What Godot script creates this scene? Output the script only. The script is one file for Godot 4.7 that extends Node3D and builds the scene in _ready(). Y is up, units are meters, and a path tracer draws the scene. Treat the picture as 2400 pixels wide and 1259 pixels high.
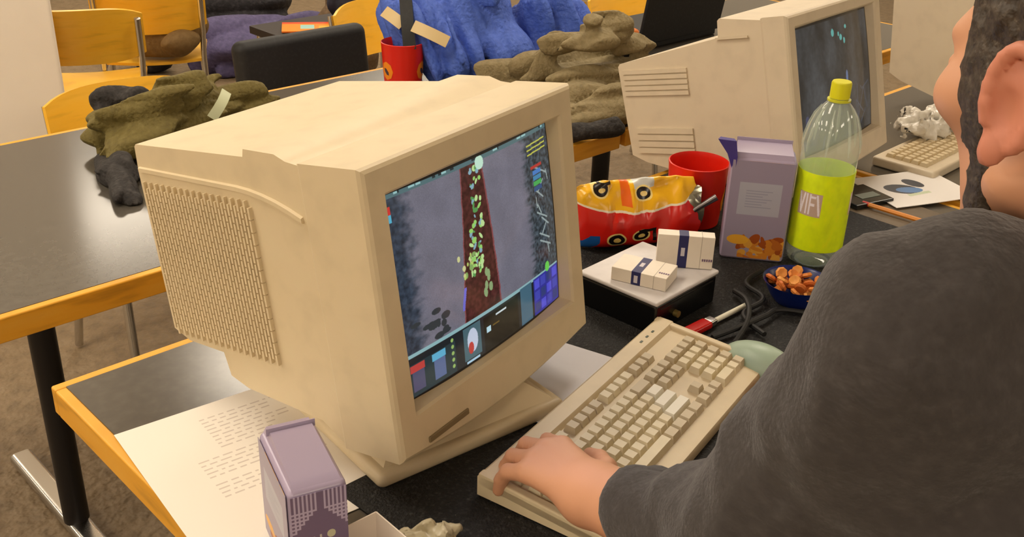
extends Node3D
# A gaming evening: a beige monitor on a grey table, a player in a dark sweater, snacks and more monitors.

const TABLE := 0.74
const FRAME := 0.775          # turn of the table rows, radians
const CORNER := Vector3(-0.611, 0.0, -1.172)

# ------------------------------------------------------------------ mesh collector
class MB:
	var v := PackedVector3Array()
	var uv := PackedVector2Array()
	var ix := PackedInt32Array()
	func vert(p: Vector3, t := Vector2.ZERO) -> int:
		v.append(p); uv.append(t); return v.size() - 1
	func tri(a: int, b: int, c: int):
		ix.append(a); ix.append(b); ix.append(c)
	func quad(a: int, b: int, c: int, d: int):
		tri(a, b, c); tri(a, c, d)
	func fix(i0: int):
		# closed shapes: make the triangles from i0 on run outwards
		var c := Vector3.ZERO
		var n := 0
		for i in range(i0, ix.size()):
			c += v[ix[i]]; n += 1
		if n == 0: return
		c /= n
		var vol := 0.0
		for i in range(i0, ix.size(), 3):
			vol += (v[ix[i]] - c).dot((v[ix[i + 1]] - c).cross(v[ix[i + 2]] - c))
		if vol < 0.0:
			for i in range(i0, ix.size(), 3):
				var t := ix[i + 1]; ix[i + 1] = ix[i + 2]; ix[i + 2] = t
	func box(size: Vector3, at := Vector3.ZERO, basis := Basis.IDENTITY):
		frustum(size.x, size.z, size.x, size.z, size.y, Transform3D(basis, at - basis.y * size.y / 2))
	func frustum(bw: float, bd: float, tw: float, td: float, h: float, x := Transform3D.IDENTITY, off := Vector2.ZERO):
		var i0 := ix.size()
		var p := []
		for s in [[-1, -1], [1, -1], [1, 1], [-1, 1]]:
			p.append(vert(x * Vector3(s[0] * bw / 2, 0, s[1] * bd / 2)))
		for s in [[-1, -1], [1, -1], [1, 1], [-1, 1]]:
			p.append(vert(x * Vector3(s[0] * tw / 2 + off.x, h, s[1] * td / 2 + off.y)))
		quad(p[0], p[1], p[2], p[3]); quad(p[7], p[6], p[5], p[4])
		for k in 4: quad(p[k], p[k + 4], p[(k + 1) % 4 + 4], p[(k + 1) % 4])
		fix(i0)
	func rbox(size: Vector3, r: float, x := Transform3D.IDENTITY, seg := 2):
		var i0 := ix.size()
		var h := size / 2
		var inner := h - Vector3.ONE * r
		for ax in 3:
			for sg in [-1.0, 1.0]:
				var a := (ax + 1) % 3
				var b := (ax + 2) % 3
				var us := []
				var vs := []
				for k in seg + 1:
					us.append(-h[a] + r * k / seg); vs.append(-h[b] + r * k / seg)
				for k in seg + 1:
					us.append(h[a] - r + r * k / seg); vs.append(h[b] - r + r * k / seg)
				var base := v.size()
				for u in us:
					for w in vs:
						var p := Vector3.ZERO
						p[ax] = sg * h[ax]; p[a] = u; p[b] = w
						var q := p.clamp(-inner, inner)
						var d := (p - q)
						p = q + d.normalized() * r
						vert(x * p, Vector2((u + h[a]) / size[a], (w + h[b]) / size[b]))
				var n := us.size()
				for i in n - 1:
					for j in n - 1:
						var k := base + i * n + j
						if sg > 0: quad(k, k + n, k + n + 1, k + 1)
						else: quad(k, k + 1, k + n + 1, k + n)
		fix(i0)
	func lathe(profile: Array, segs := 24, x := Transform3D.IDENTITY, closed := true):
		var i0 := ix.size()
		var base := v.size()
		var n := profile.size()
		for k in segs + 1:
			var a := TAU * k / segs
			for j in n:
				var p: Vector2 = profile[j]
				vert(x * Vector3(cos(a) * p.x, p.y, sin(a) * p.x), Vector2(float(k) / segs, 1.0 - float(j) / (n - 1)))
		for k in segs:
			for j in n - 1:
				var q := base + k * n + j
				quad(q, q + 1, q + n + 1, q + n)
		if closed: fix(i0)
	func tube(path: Array, radius, sides := 10, caps := true, x := Transform3D.IDENTITY):
		var i0 := ix.size()
		var base := v.size()
		var n := path.size()
		var up := Vector3.UP
		for i in n:
			var d: Vector3 = (path[mini(i + 1, n - 1)] - path[maxi(i - 1, 0)]).normalized()
			if absf(d.dot(up)) > 0.95: up = Vector3.RIGHT if absf(d.x) < 0.9 else Vector3.FORWARD
			var s := d.cross(up).normalized()
			up = s.cross(d).normalized()
			var r: float = radius[i] if radius is Array else radius
			for k in sides:
				var a := TAU * k / sides
				vert(x * (path[i] + (s * cos(a) + up * sin(a)) * r), Vector2(float(k) / sides, float(i) / (n - 1)))
		for i in n - 1:
			for k in sides:
				var k2 := (k + 1) % sides
				quad(base + i * sides + k, base + i * sides + k2, base + (i + 1) * sides + k2, base + (i + 1) * sides + k)
		if caps:
			for e in [0, n - 1]:
				var c := vert(x * path[e])
				for k in sides: 
					if e == 0: tri(c, base + (k + 1) % sides, base + k)
					else: tri(c, base + e * sides + k, base + e * sides + (k + 1) % sides)
		fix(i0)
	func loops(rings: Array, cap_first := false, cap_last := false, uvs := false):
		# rings: arrays of Vector3 of equal length, closed round
		var i0 := ix.size()
		var base := v.size()
		var m: int = rings[0].size()
		for i in rings.size():
			for k in m: vert(rings[i][k], Vector2(float(k) / m, float(i) / (rings.size() - 1)))
		for i in rings.size() - 1:
			for k in m:
				var k2 := (k + 1) % m
				quad(base + i * m + k, base + i * m + k2, base + (i + 1) * m + k2, base + (i + 1) * m + k)
		if cap_first: _cap(rings[0], base, true)
		if cap_last: _cap(rings[-1], base + (rings.size() - 1) * m, false)
		fix(i0)
	func _cap(ring: Array, at: int, rev: bool):
		var c := Vector3.ZERO
		for p in ring: c += p
		var ci := vert(c / ring.size())
		for k in ring.size():
			var k2 := (k + 1) % ring.size()
			if rev: tri(ci, at + k2, at + k)
			else: tri(ci, at + k, at + k2)
	func grid(nu: int, nv: int, f: Callable, thick := 0.0):
		# a sheet f(u, v) with u, v in 0..1, optionally with thickness
		var i0 := ix.size()
		var base := v.size()
		for i in nu + 1:
			for j in nv + 1:
				var u := float(i) / nu
				var w := float(j) / nv
				vert(f.call(u, w), Vector2(u, w))
		var m := nv + 1
		for i in nu:
			for j in nv:
				var k := base + i * m + j
				quad(k, k + m, k + m + 1, k + 1)
		if thick > 0.0:
			var off := v.size() - base
			for i in nu + 1:
				for j in nv + 1:
					var a := v[base + mini(i + 1, nu) * m + j] - v[base + maxi(i - 1, 0) * m + j]
					var b := v[base + i * m + mini(j + 1, nv)] - v[base + i * m + maxi(j - 1, 0)]
					vert(v[base + i * m + j] - a.cross(b).normalized() * thick, uv[base + i * m + j])
			for i in nu:
				for j in nv:
					var k := base + off + i * m + j
					quad(k, k + 1, k + m + 1, k + m)
			for i in nu:
				for j in [0, nv]:
					var k: int = base + i * m + j
					if j == 0: quad(k, k + off, k + m + off, k + m)
					else: quad(k, k + m, k + m + off, k + off)
			for j in nv:
				for i in [0, nu]:
					var k: int = base + i * m + j
					if i == 0: quad(k, k + 1, k + 1 + off, k + off)
					else: quad(k, k + off, k + 1 + off, k + 1)
			fix(i0)
	func prism(poly: PackedVector2Array, f: Callable):
		# f(point, side) gives the 3-D point of the outline on side -1 or 1
		var i0 := ix.size()
		var base := v.size()
		var n := poly.size()
		for s in [-1.0, 1.0]:
			for p in poly: vert(f.call(p, s), p)
		var t := Geometry2D.triangulate_polygon(poly)
		var area := 0.0
		for k in n: area += poly[k].cross(poly[(k + 1) % n])
		var ccw := area > 0.0
		for i in range(0, t.size(), 3):
			tri(base + t[i], base + t[i + 1], base + t[i + 2])
			tri(base + n + t[i], base + n + t[i + 2], base + n + t[i + 1])
		# the walls run against the caps of the first side
		var a0 := poly[t[0]]
		var turn := (poly[t[1]] - a0).cross(poly[t[2]] - a0)
		var same := (turn > 0.0) == ccw
		for k in n:
			var k2 := (k + 1) % n
			if same: quad(base + k, base + n + k, base + n + k2, base + k2)
			else: quad(base + k, base + k2, base + n + k2, base + n + k)
		fix(i0)
	func mesh(crease := 38.0) -> ArrayMesh:
		var nt := ix.size() / 3
		var fn := PackedVector3Array(); fn.resize(nt)
		var at := {}
		for i in nt:
			var a := v[ix[3 * i]]; var b := v[ix[3 * i + 1]]; var c := v[ix[3 * i + 2]]
			fn[i] = (b - a).cross(c - a)
			for q in 3:
				var key := Vector3i((v[ix[3 * i + q]] * 20000.0).round())
				if not at.has(key): at[key] = PackedInt32Array()
				at[key].append(i)
		var cosc := cos(deg_to_rad(crease))
		var ov := PackedVector3Array(); var on := PackedVector3Array(); var ou := PackedVector2Array()
		for i in nt:
			var n := fn[i].normalized()
			for q in [0, 2, 1]:
				var k := ix[3 * i + q]
				var s := Vector3.ZERO
				for j in at[Vector3i((v[k] * 20000.0).round())]:
					if fn[j].normalized().dot(n) >= cosc: s += fn[j]
				ov.append(v[k]); ou.append(uv[k])
				on.append(s.normalized() if s.length_squared() > 1e-24 else n)
		var arr := []
		arr.resize(Mesh.ARRAY_MAX)
		arr[Mesh.ARRAY_VERTEX] = ov; arr[Mesh.ARRAY_NORMAL] = on; arr[Mesh.ARRAY_TEX_UV] = ou
		var m := ArrayMesh.new()
		m.add_surface_from_arrays(Mesh.PRIMITIVE_TRIANGLES, arr)
		return m

# ------------------------------------------------------------------ soft bodies: tapered capsules joined smoothly, meshed as surface nets
class Net:
	var o: Vector3
	var c: float
	var nx: int
	var ny: int
	var nz: int
	var f := PackedFloat32Array()
	var noise: FastNoiseLite
	var grain := Vector3.RIGHT  # folds run along this way
	var fold := false          # creased like cloth instead of swelling
	func _init(lo: Vector3, hi: Vector3, cell: float):
		o = lo; c = cell
		nx = int((hi.x - lo.x) / cell) + 2; ny = int((hi.y - lo.y) / cell) + 2; nz = int((hi.z - lo.z) / cell) + 2
		f.resize(nx * ny * nz); f.fill(0.5)
	func put(lo: Vector3, hi: Vector3, k: float, cut: bool, d: Callable):
		var m := k + 2.5 * c
		var a := ((lo - o - Vector3.ONE * m) / c).floor()
		var b := ((hi - o + Vector3.ONE * m) / c).ceil()
		for z in range(maxi(0, int(a.z)), mini(nz, int(b.z) + 1)):
			for y in range(maxi(0, int(a.y)), mini(ny, int(b.y) + 1)):
				var i := (z * ny + y) * nx
				for x in range(maxi(0, int(a.x)), mini(nx, int(b.x) + 1)):
					var e: float = d.call(o + Vector3(x, y, z) * c)
					if cut: e = -e
					var g := f[i + x]
					if k <= 0.0: f[i + x] = maxf(g, e) if cut else minf(g, e)
					else:
						var h := maxf(k - absf(g - e), 0.0) / k
						f[i + x] = (maxf(g, e) + h * h * k * 0.25) if cut else (minf(g, e) - h * h * k * 0.25)
	func cap(a: Vector3, b: Vector3, ra: float, rb: float, k := 0.03, cut := false, wr := 0.0, flat := Vector3.ONE):
		# a tapered capsule; wr: depth of wrinkles from the noise; flat: squash along world axes
		var lo := a.min(b) - Vector3.ONE * maxf(ra, rb)
		var hi := a.max(b) + Vector3.ONE * maxf(ra, rb)
		var ab := b - a
		var l2 := maxf(ab.length_squared(), 1e-9)
		var nn := noise
		put(lo, hi, k, cut, func(p: Vector3) -> float:
			var t := clampf((p - a).dot(ab) / l2, 0.0, 1.0)
			var e := (p - a - ab * t).length() - lerpf(ra, rb, t)
			if fold and wr > 0.0: e += wr * (0.45 - 1.5 * absf(nn.get_noise_3dv(p - grain * (p.dot(grain) * 0.78))))
			elif wr > 0.0: e += wr * nn.get_noise_3dv(p)
			return e)
	func ell(x: Transform3D, r: Vector3, k := 0.02, cut := false, wr := 0.0):
		# an ellipsoid of radii r in the frame x
		var e := Vector3(x.basis.x.abs() * r.x + x.basis.y.abs() * r.y + x.basis.z.abs() * r.z)
		var inv := x.affine_inverse()
		var m: float = minf(r.x, minf(r.y, r.z))
		var nn := noise
		put(x.origin - e, x.origin + e, k, cut, func(p: Vector3) -> float:
			var q := inv * p
			var k0 := (q / r).length()
			var k1 := (q / (r * r)).length()
			var d := (k0 * (k0 - 1.0) / k1) if k1 > 1e-6 else -m
			if wr > 0.0: d += wr * nn.get_noise_3dv(p)
			return d)
	func slab(p0: Vector3, n: Vector3):
		# cut everything in front of a plane
		for z in nz:
			for y in ny:
				var i := (z * ny + y) * nx
				for x in nx:
					f[i + x] = maxf(f[i + x], (o + Vector3(x, y, z) * c - p0).dot(n))
	func mesh(paint = null) -> ArrayMesh:
		var at := PackedInt32Array(); at.resize(f.size()); at.fill(-1)
		var ov := PackedVector3Array(); var on := PackedVector3Array(); var oc := PackedColorArray(); var ix := PackedInt32Array()
		var sx := 1; var sy := nx; var sz := nx * ny
		var cor := [0, sx, sy, sx + sy, sz, sx + sz, sy + sz, sx + sy + sz]
		var pos := [Vector3(0, 0, 0), Vector3(1, 0, 0), Vector3(0, 1, 0), Vector3(1, 1, 0), Vector3(0, 0, 1), Vector3(1, 0, 1), Vector3(0, 1, 1), Vector3(1, 1, 1)]
		var edges := [[0, 1], [2, 3], [4, 5], [6, 7], [0, 2], [1, 3], [4, 6], [5, 7], [0, 4], [1, 5], [2, 6], [3, 7]]
		for z in nz - 1:
			for y in ny - 1:
				for x in nx - 1:
					var i := (z * ny + y) * nx + x
					if f[i] > 4.0 * c: continue
					var neg := 0
					for q in 8:
						if f[i + cor[q]] < 0.0: neg += 1
					if neg == 0 or neg == 8: continue
					var s := Vector3.ZERO
					var n := 0
					for e in edges:
						var a := f[i + cor[e[0]]]
						var b := f[i + cor[e[1]]]
						if (a < 0.0) != (b < 0.0):
							s += pos[e[0]].lerp(pos[e[1]], a / (a - b)); n += 1
					s /= n
					var g := Vector3(
						f[i + 1] - f[i] + f[i + 1 + sy] - f[i + sy] + f[i + 1 + sz] - f[i + sz] + f[i + 1 + sy + sz] - f[i + sy + sz],
						f[i + sy] - f[i] + f[i + 1 + sy] - f[i + 1] + f[i + sy + sz] - f[i + sz] + f[i + 1 + sy + sz] - f[i + 1 + sz],
						f[i + sz] - f[i] + f[i + 1 + sz] - f[i + 1] + f[i + sy + sz] - f[i + sy] + f[i + 1 + sy + sz] - f[i + 1 + sy])
					at[i] = ov.size()
					var p := o + (Vector3(x, y, z) + s) * c
					ov.append(p); on.append(g.normalized())
					if paint != null: oc.append(paint.call(p))
		for z in range(1, nz - 1):
			for y in range(1, ny - 1):
				for x in range(1, nx - 1):
					var i := (z * ny + y) * nx + x
					if at[i] < 0: continue
					var a := f[i] < 0.0
					for ax in 3:
						var st: int = [sx, sy, sz][ax]
						if a == (f[i + st] < 0.0): continue
						var u: int = [sy, sz, sx][ax]
						var w: int = [sz, sx, sy][ax]
						var q := [at[i], at[i - u], at[i - u - w], at[i - w]]
						if q[0] < 0 or q[1] < 0 or q[2] < 0 or q[3] < 0: continue
						if a: ix.append_array([q[0], q[2], q[1], q[0], q[3], q[2]])
						else: ix.append_array([q[0], q[1], q[2], q[0], q[2], q[3]])
		var arr := []
		arr.resize(Mesh.ARRAY_MAX)
		arr[Mesh.ARRAY_VERTEX] = ov; arr[Mesh.ARRAY_NORMAL] = on; arr[Mesh.ARRAY_INDEX] = ix
		if paint != null: arr[Mesh.ARRAY_COLOR] = oc
		var m := ArrayMesh.new()
		m.add_surface_from_arrays(Mesh.PRIMITIVE_TRIANGLES, arr)
		return m

# ------------------------------------------------------------------ nodes
var taken := {}
func numbered(called: String) -> String:
	if not taken.has(called):
		taken[called] = 0
		return called
	taken[called] += 1
	return "%s_%03d" % [called, taken[called]]

func thing(called: String, label: String, category: String, at := Vector3.ZERO, turn := 0.0, group := "") -> Node3D:
	var o := Node3D.new()
	o.name = numbered(called)
	add_child(o)
	o.position = at; o.rotation.y = turn
	tag(o, label, category, group)
	return o

func tag(o: Node, label: String, category: String, group := ""):
	o.set_meta("label", label); o.set_meta("category", category)
	if group != "": o.set_meta("group", group)

func put(parent: Node, called: String, mesh: Mesh, mat: Material, x := Transform3D.IDENTITY) -> MeshInstance3D:
	var o := MeshInstance3D.new()
	o.name = called if parent != self else numbered(called)
	o.mesh = mesh; o.material_override = mat; o.transform = x
	o.cast_shadow = GeometryInstance3D.SHADOW_CASTING_SETTING_ON
	parent.add_child(o, true)
	return o

func part(parent: Node, called: String, mb: MB, mat: Material, x := Transform3D.IDENTITY, crease := 38.0) -> MeshInstance3D:
	return put(parent, called, mb.mesh(crease), mat, x)

func struct(called: String, mb: MB, mat: Material, x := Transform3D.IDENTITY) -> MeshInstance3D:
	var o := part(self, called, mb, mat, x)
	o.set_meta("kind", "structure")
	return o

func again(o: Node3D, at: Vector3, turn: float, label := "") -> Node3D:
	var r := o.duplicate() as Node3D
	r.name = numbered(String(o.name))
	add_child(r)
	r.position = at; r.rotation.y = turn
	if label != "": r.set_meta("label", label)
	return r

# a point of the table rows: s along the row, t across it towards the players
func row(s: float, t: float, y := TABLE) -> Vector3:
	var b := Basis(Vector3.UP, FRAME)
	return CORNER + b * Vector3(s, 0, t) + Vector3.UP * y

# ------------------------------------------------------------------ materials
func mk(c: Color, rough := 0.6, metal := 0.0, spec := 0.5) -> StandardMaterial3D:
	var m := StandardMaterial3D.new()
	m.albedo_color = c; m.roughness = rough; m.metallic = metal; m.metallic_specular = spec
	return m

func noise_tex(freq: float, seed_: int, ramp: Array, normal := false, size := 256, bump := 4.0, octaves := 4) -> NoiseTexture2D:
	var n := FastNoiseLite.new()
	n.seed = seed_; n.frequency = freq; n.fractal_octaves = octaves
	n.noise_type = FastNoiseLite.TYPE_SIMPLEX_SMOOTH
	var t := NoiseTexture2D.new()
	t.width = size; t.height = size; t.seamless = true; t.noise = n
	if normal:
		t.as_normal_map = true; t.bump_strength = bump
	elif ramp.size() > 0:
		var g := Gradient.new()
		g.offsets = PackedFloat32Array(range(ramp.size()).map(func(i): return float(i) / (ramp.size() - 1)))
		g.colors = PackedColorArray(ramp)
		t.color_ramp = g
	return t

func grained(c: Color, spread: float, scale: float, rough: float, seed_ := 1, freq := 0.02, bump := 0.0) -> StandardMaterial3D:
	# a colour with faint mottling, laid on from three sides
	var m := mk(Color.WHITE, rough)
	m.albedo_texture = noise_tex(freq, seed_, [c.darkened(spread), c, c.lightened(spread * 0.6)])
	m.uv1_triplanar = true
	m.uv1_scale = Vector3.ONE * scale
	if bump > 0.0:
		m.normal_enabled = true
		m.normal_texture = noise_tex(freq * 2.0, seed_ + 7, [], true, 256, bump)
	return m

func print_mat(img: Image, rough := 0.6) -> StandardMaterial3D:
	img.generate_mipmaps()
	var m := mk(Color.WHITE, rough)
	m.albedo_texture = ImageTexture.create_from_image(img)
	return m

func img_new(w: int, h: int, c: Color) -> Image:
	var i := Image.create(w, h, false, Image.FORMAT_RGB8)
	i.fill(c)
	return i

func blob(img: Image, cx: float, cy: float, rx: float, ry: float, c: Color, turn := 0.0):
	var m := int(maxf(rx, ry)) + 1
	for y in range(maxi(0, int(cy) - m), mini(img.get_height(), int(cy) + m + 1)):
		for x in range(maxi(0, int(cx) - m), mini(img.get_width(), int(cx) + m + 1)):
			var d := Vector2(x - cx, y - cy).rotated(-turn)
			if (d.x * d.x) / (rx * rx) + (d.y * d.y) / (ry * ry) <= 1.0: img.set_pixel(x, y, c)

func line(img: Image, a: Vector2, b: Vector2, w: float, c: Color):
	var n := int(a.distance_to(b)) + 1
	for i in n + 1:
		var p := a.lerp(b, float(i) / n)
		img.fill_rect(Rect2i(int(p.x - w / 2), int(p.y - w / 2), maxi(1, int(w)), maxi(1, int(w))).intersection(Rect2i(0, 0, img.get_width(), img.get_height())), c)

var M := {}

func _ready():
	# ---- camera
	var cam := Camera3D.new()
	cam.name = "camera"
	cam.fov = 28.93
	cam.near = 0.02; cam.far = 60.0
	cam.position = Vector3(0, 1.51, 0)
	cam.basis = Basis(Vector3.RIGHT, deg_to_rad(-26.0)) * Basis(Vector3.BACK, deg_to_rad(2.0))
	add_child(cam)
	cam.current = true
	# ---- surroundings and exposure
	var we := WorldEnvironment.new()
	we.name = "environment"
	var env := Environment.new()
	env.background_mode = Environment.BG_COLOR
	env.background_color = Color(0.02, 0.02, 0.025)
	env.tonemap_mode = Environment.TONE_MAPPER_LINEAR
	env.tonemap_exposure = 0.81
	env.sdfgi_enabled = true; env.ssao_enabled = true; env.ssil_enabled = true
	we.environment = env
	add_child(we)
	materials()
	lights()
	shell()
	tables()
	monitors()
	keyboard()
	cloth_and_papers()
	snacks()
	back_row()
	far_room()
	person()

func materials():
	M.plastic = grained(Color(0.86, 0.79, 0.65), 0.04, 2.0, 0.42, 3, 0.03)
	M.plastic_grey = grained(Color(0.84, 0.78, 0.68), 0.04, 2.0, 0.5, 5, 0.03)
	M.laminate = grained(Color(0.31, 0.29, 0.26), 0.06, 3.0, 0.2, 6, 0.05)
	M.laminate.metallic_specular = 0.7
	M.wood_edge = wood(Color(0.88, 0.63, 0.16), 0.45)
	M.ply = wood(Color(0.95, 0.72, 0.19), 0.3)
	M.steel_dark = mk(Color(0.16, 0.15, 0.15), 0.4, 0.6)
	M.chrome = mk(Color(0.80, 0.79, 0.77), 0.22, 1.0)
	M.black = grained(Color(0.05, 0.048, 0.05), 0.15, 6.0, 0.6, 8, 0.05)
	M.black_gloss = mk(Color(0.035, 0.034, 0.036), 0.25)
	M.black_cloth = grained(Color(0.04, 0.038, 0.04), 0.4, 9.0, 0.75, 9, 0.05, 3.0)
	M.paper = grained(Color(0.93, 0.90, 0.87), 0.02, 2.0, 0.75, 10)
	M.white = mk(Color(0.90, 0.88, 0.86), 0.5)
	M.navy = mk(Color(0.12, 0.13, 0.36), 0.5)
	M.red = mk(Color(0.86, 0.13, 0.05), 0.35)

func wood(c: Color, rough: float) -> StandardMaterial3D:
	var m := mk(Color.WHITE, rough)
	m.albedo_texture = noise_tex(0.012, 21, [c.darkened(0.16), c, c.lightened(0.06), c.darkened(0.06)], false, 256, 0.0, 5)
	m.uv1_triplanar = true
	m.uv1_scale = Vector3(1.2, 7.0, 1.2)
	return m

# ------------------------------------------------------------------ light: fluorescent troffers in the ceiling
func lights():
	var spots := []
	for i in 5:
		for j in 5: spots.append(Vector2(-5.5 + i * 2.6, -5.4 + j * 2.4))
	var mb := MB.new()
	mb.box(Vector3(1.24, 0.02, 0.64))
	var frame_mesh := mb.mesh()
	mb = MB.new()
	mb.box(Vector3(1.18, 0.012, 0.58))
	var glow_mesh := mb.mesh()
	var glow := mk(Color(1, 0.95, 0.88), 0.5)
	glow.emission_enabled = true
	glow.emission = Color(1, 0.945, 0.86)
	glow.emission_energy_multiplier = 7.0
	for p in spots:
		if p.x > -1.0 and absf(p.y - 1.8) < 0.1: continue       # no fitting above the players
		var at := row(p.x, p.y, 2.87)
		var t := thing("ceiling_light", "long fluorescent ceiling light with white frame", "light", at, FRAME, "fluorescent lights set in the ceiling")
		put(t, "frame", frame_mesh, M.white, Transform3D(Basis.IDENTITY, Vector3(0, 0.02, 0)))
		put(t, "diffuser", glow_mesh, glow)
		var l := AreaLight3D.new()
		l.name = "lamp"
		l.area_size = Vector2(1.18, 0.58)
		l.light_color = Color(1, 0.945, 0.86)
		l.light_energy = 2.7
		l.area_range = 30.0
		l.shadow_enabled = true
		l.position = Vector3(0, -0.012, 0)
		l.rotation.x = -PI / 2
		t.add_child(l)

func shell():
	var floor_m := grained(Color(0.50, 0.42, 0.31), 0.12, 1.5, 0.65, 11, 0.04, 2.0)
	var wall_m := grained(Color(0.90, 0.88, 0.84), 0.02, 0.6, 0.8, 12)
	var x := Transform3D(Basis(Vector3.UP, FRAME), CORNER)
	var lo := Vector2(-7.0, -9.0)
	var hi := Vector2(7.5, 6.0)
	var c := (lo + hi) / 2
	var sz := hi - lo
	var defs := [["floor", Vector3(sz.x, 0.1, sz.y), Vector3(c.x, -0.05, c.y), floor_m], ["ceiling", Vector3(sz.x, 0.1, sz.y), Vector3(c.x, 2.95, c.y), wall_m],
		["wall_back", Vector3(sz.x, 2.9, 0.1), Vector3(c.x, 1.45, lo.y - 0.05), wall_m], ["wall_front", Vector3(sz.x, 2.9, 0.1), Vector3(c.x, 1.45, hi.y + 0.05), wall_m],
		["wall_left", Vector3(0.1, 2.9, sz.y), Vector3(lo.x - 0.05, 1.45, c.y), wall_m], ["wall_right", Vector3(0.1, 2.9, sz.y), Vector3(hi.x + 0.05, 1.45, c.y), wall_m]]
	for d in defs:
		var mb := MB.new()
		mb.box(d[1], d[2])
		struct(d[0], mb, d[3], x)
	var pillar_m := grained(Color(0.92, 0.88, 0.82), 0.02, 0.6, 0.8, 13)
	# the plastered pillar behind the back row of tables
	var mb := MB.new()
	mb.rbox(Vector3(0.5, 2.9, 0.5), 0.012)
	var p := struct("wall_pillar", mb, pillar_m, Transform3D(Basis(Vector3.UP, 0.42), Vector3(-1.635, 1.45, -3.02)))

# ------------------------------------------------------------------ tables on T legs
func tables():
	var w := 1.6
	var d := 0.78
	var t := thing("table", "grey laminate table under the large beige monitor", "table", row(0.8, d / 2, 0), FRAME, "grey tables with wooden edges")
	var mb := MB.new()
	mb.box(Vector3(w - 0.03, 0.03, d - 0.03), Vector3(0, TABLE - 0.015, 0))
	part(t, "table_top", mb, M.laminate)
	for k in 4:
		mb = MB.new()
		var long := k < 2
		var sg := 1.0 if k % 2 == 0 else -1.0
		if long: mb.rbox(Vector3(w, 0.042, 0.016), 0.003, Transform3D(Basis.IDENTITY, Vector3(0, TABLE - 0.0213, sg * (d / 2 - 0.0078))))
		else: mb.rbox(Vector3(0.016, 0.042, d - 0.031), 0.003, Transform3D(Basis.IDENTITY, Vector3(sg * (w / 2 - 0.0078), TABLE - 0.0213, 0)))
		part(t, "edge_band", mb, M.wood_edge)
	for sg in [-1.0, 1.0]:
		var x: float = sg * (w / 2 - 0.37)
		mb = MB.new()
		mb.tube([Vector3(x, 0.03, 0), Vector3(x, TABLE - 0.035, 0)], 0.026, 16)
		part(t, "leg", mb, M.steel_dark)
		mb = MB.new()
		mb.rbox(Vector3(0.05, 0.03, 0.64), 0.012, Transform3D(Basis.IDENTITY, Vector3(x, 0.018, 0)), 3)
		part(t, "foot", mb, M.chrome)
		mb = MB.new()
		mb.box(Vector3(0.05, 0.03, 0.6), Vector3(x, TABLE - 0.045, 0))
		part(t, "bracket", mb, M.steel_dark)
	again(t, row(2.42, d / 2, 0), FRAME, "grey laminate table under the monitor with horizontal vent slots")
	again(t, row(0.62, -0.229 - d / 2, 0), FRAME, "grey laminate table with an olive jacket and an open black laptop on it")
	again(t, row(2.24, -0.229 - d / 2, 0), FRAME, "grey laminate table under the heap of khaki jacket")

# ------------------------------------------------------------------ monitors
func crt_bezel(hw: float, top: float, bot: float, depth: float, shw: float, st: float, sb: float, bulge: float) -> MB:
	var mb := MB.new()
	var n := 10
	var loop := func(w: float, t: float, b: float, z: float, bl: float, cx: float) -> Array:
		var r := []
		for k in n: r.append(Vector3(lerpf(-w, w, float(k) / n), t, z))
		for k in n: r.append(Vector3(w, lerpf(t, b, float(k) / n), z))
		for k in n:
			var u := float(k) / n
			r.append(Vector3(lerpf(w, -w, u), b - bl * sin(PI * u), z))
		for k in n: r.append(Vector3(-w, lerpf(b, t, float(k) / n), z))
		return r
	var e := 0.006
	mb.loops([loop.call(hw - 0.004, top - 0.002, bot + 0.004, -depth, 0.0, 0), loop.call(hw, top, bot, -depth + 0.006, bulge * 0.3, 0), loop.call(hw, top, bot, -e, bulge, 0),
		loop.call(hw - 0.4 * e, top - 0.4 * e, bot + 0.4 * e, -0.4 * e, bulge, 0), loop.call(hw - e, top - e, bot + e, 0, bulge, 0),
		loop.call(shw + 0.008, st + 0.008, sb - 0.008, 0.0, 0, 0), loop.call(shw + 0.005, st + 0.005, sb - 0.005, -0.003, 0, 0), loop.call(shw - 0.001, st - 0.001, sb + 0.001, -0.02, 0, 0)])
	return mb

func crt_screen(shw: float, st: float, sb: float) -> MB:
	var mb := MB.new()
	mb.grid(20, 14, func(u: float, w: float) -> Vector3:
		var x := lerpf(-shw, shw, u)
		var y := lerpf(st, sb, w)
		var a := (u - 0.5) * 2.0
		var b := (w - 0.5) * 2.0
		return Vector3(x, y, -0.007 - 0.009 * a * a - 0.003 * b * b))
	return mb

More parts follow.
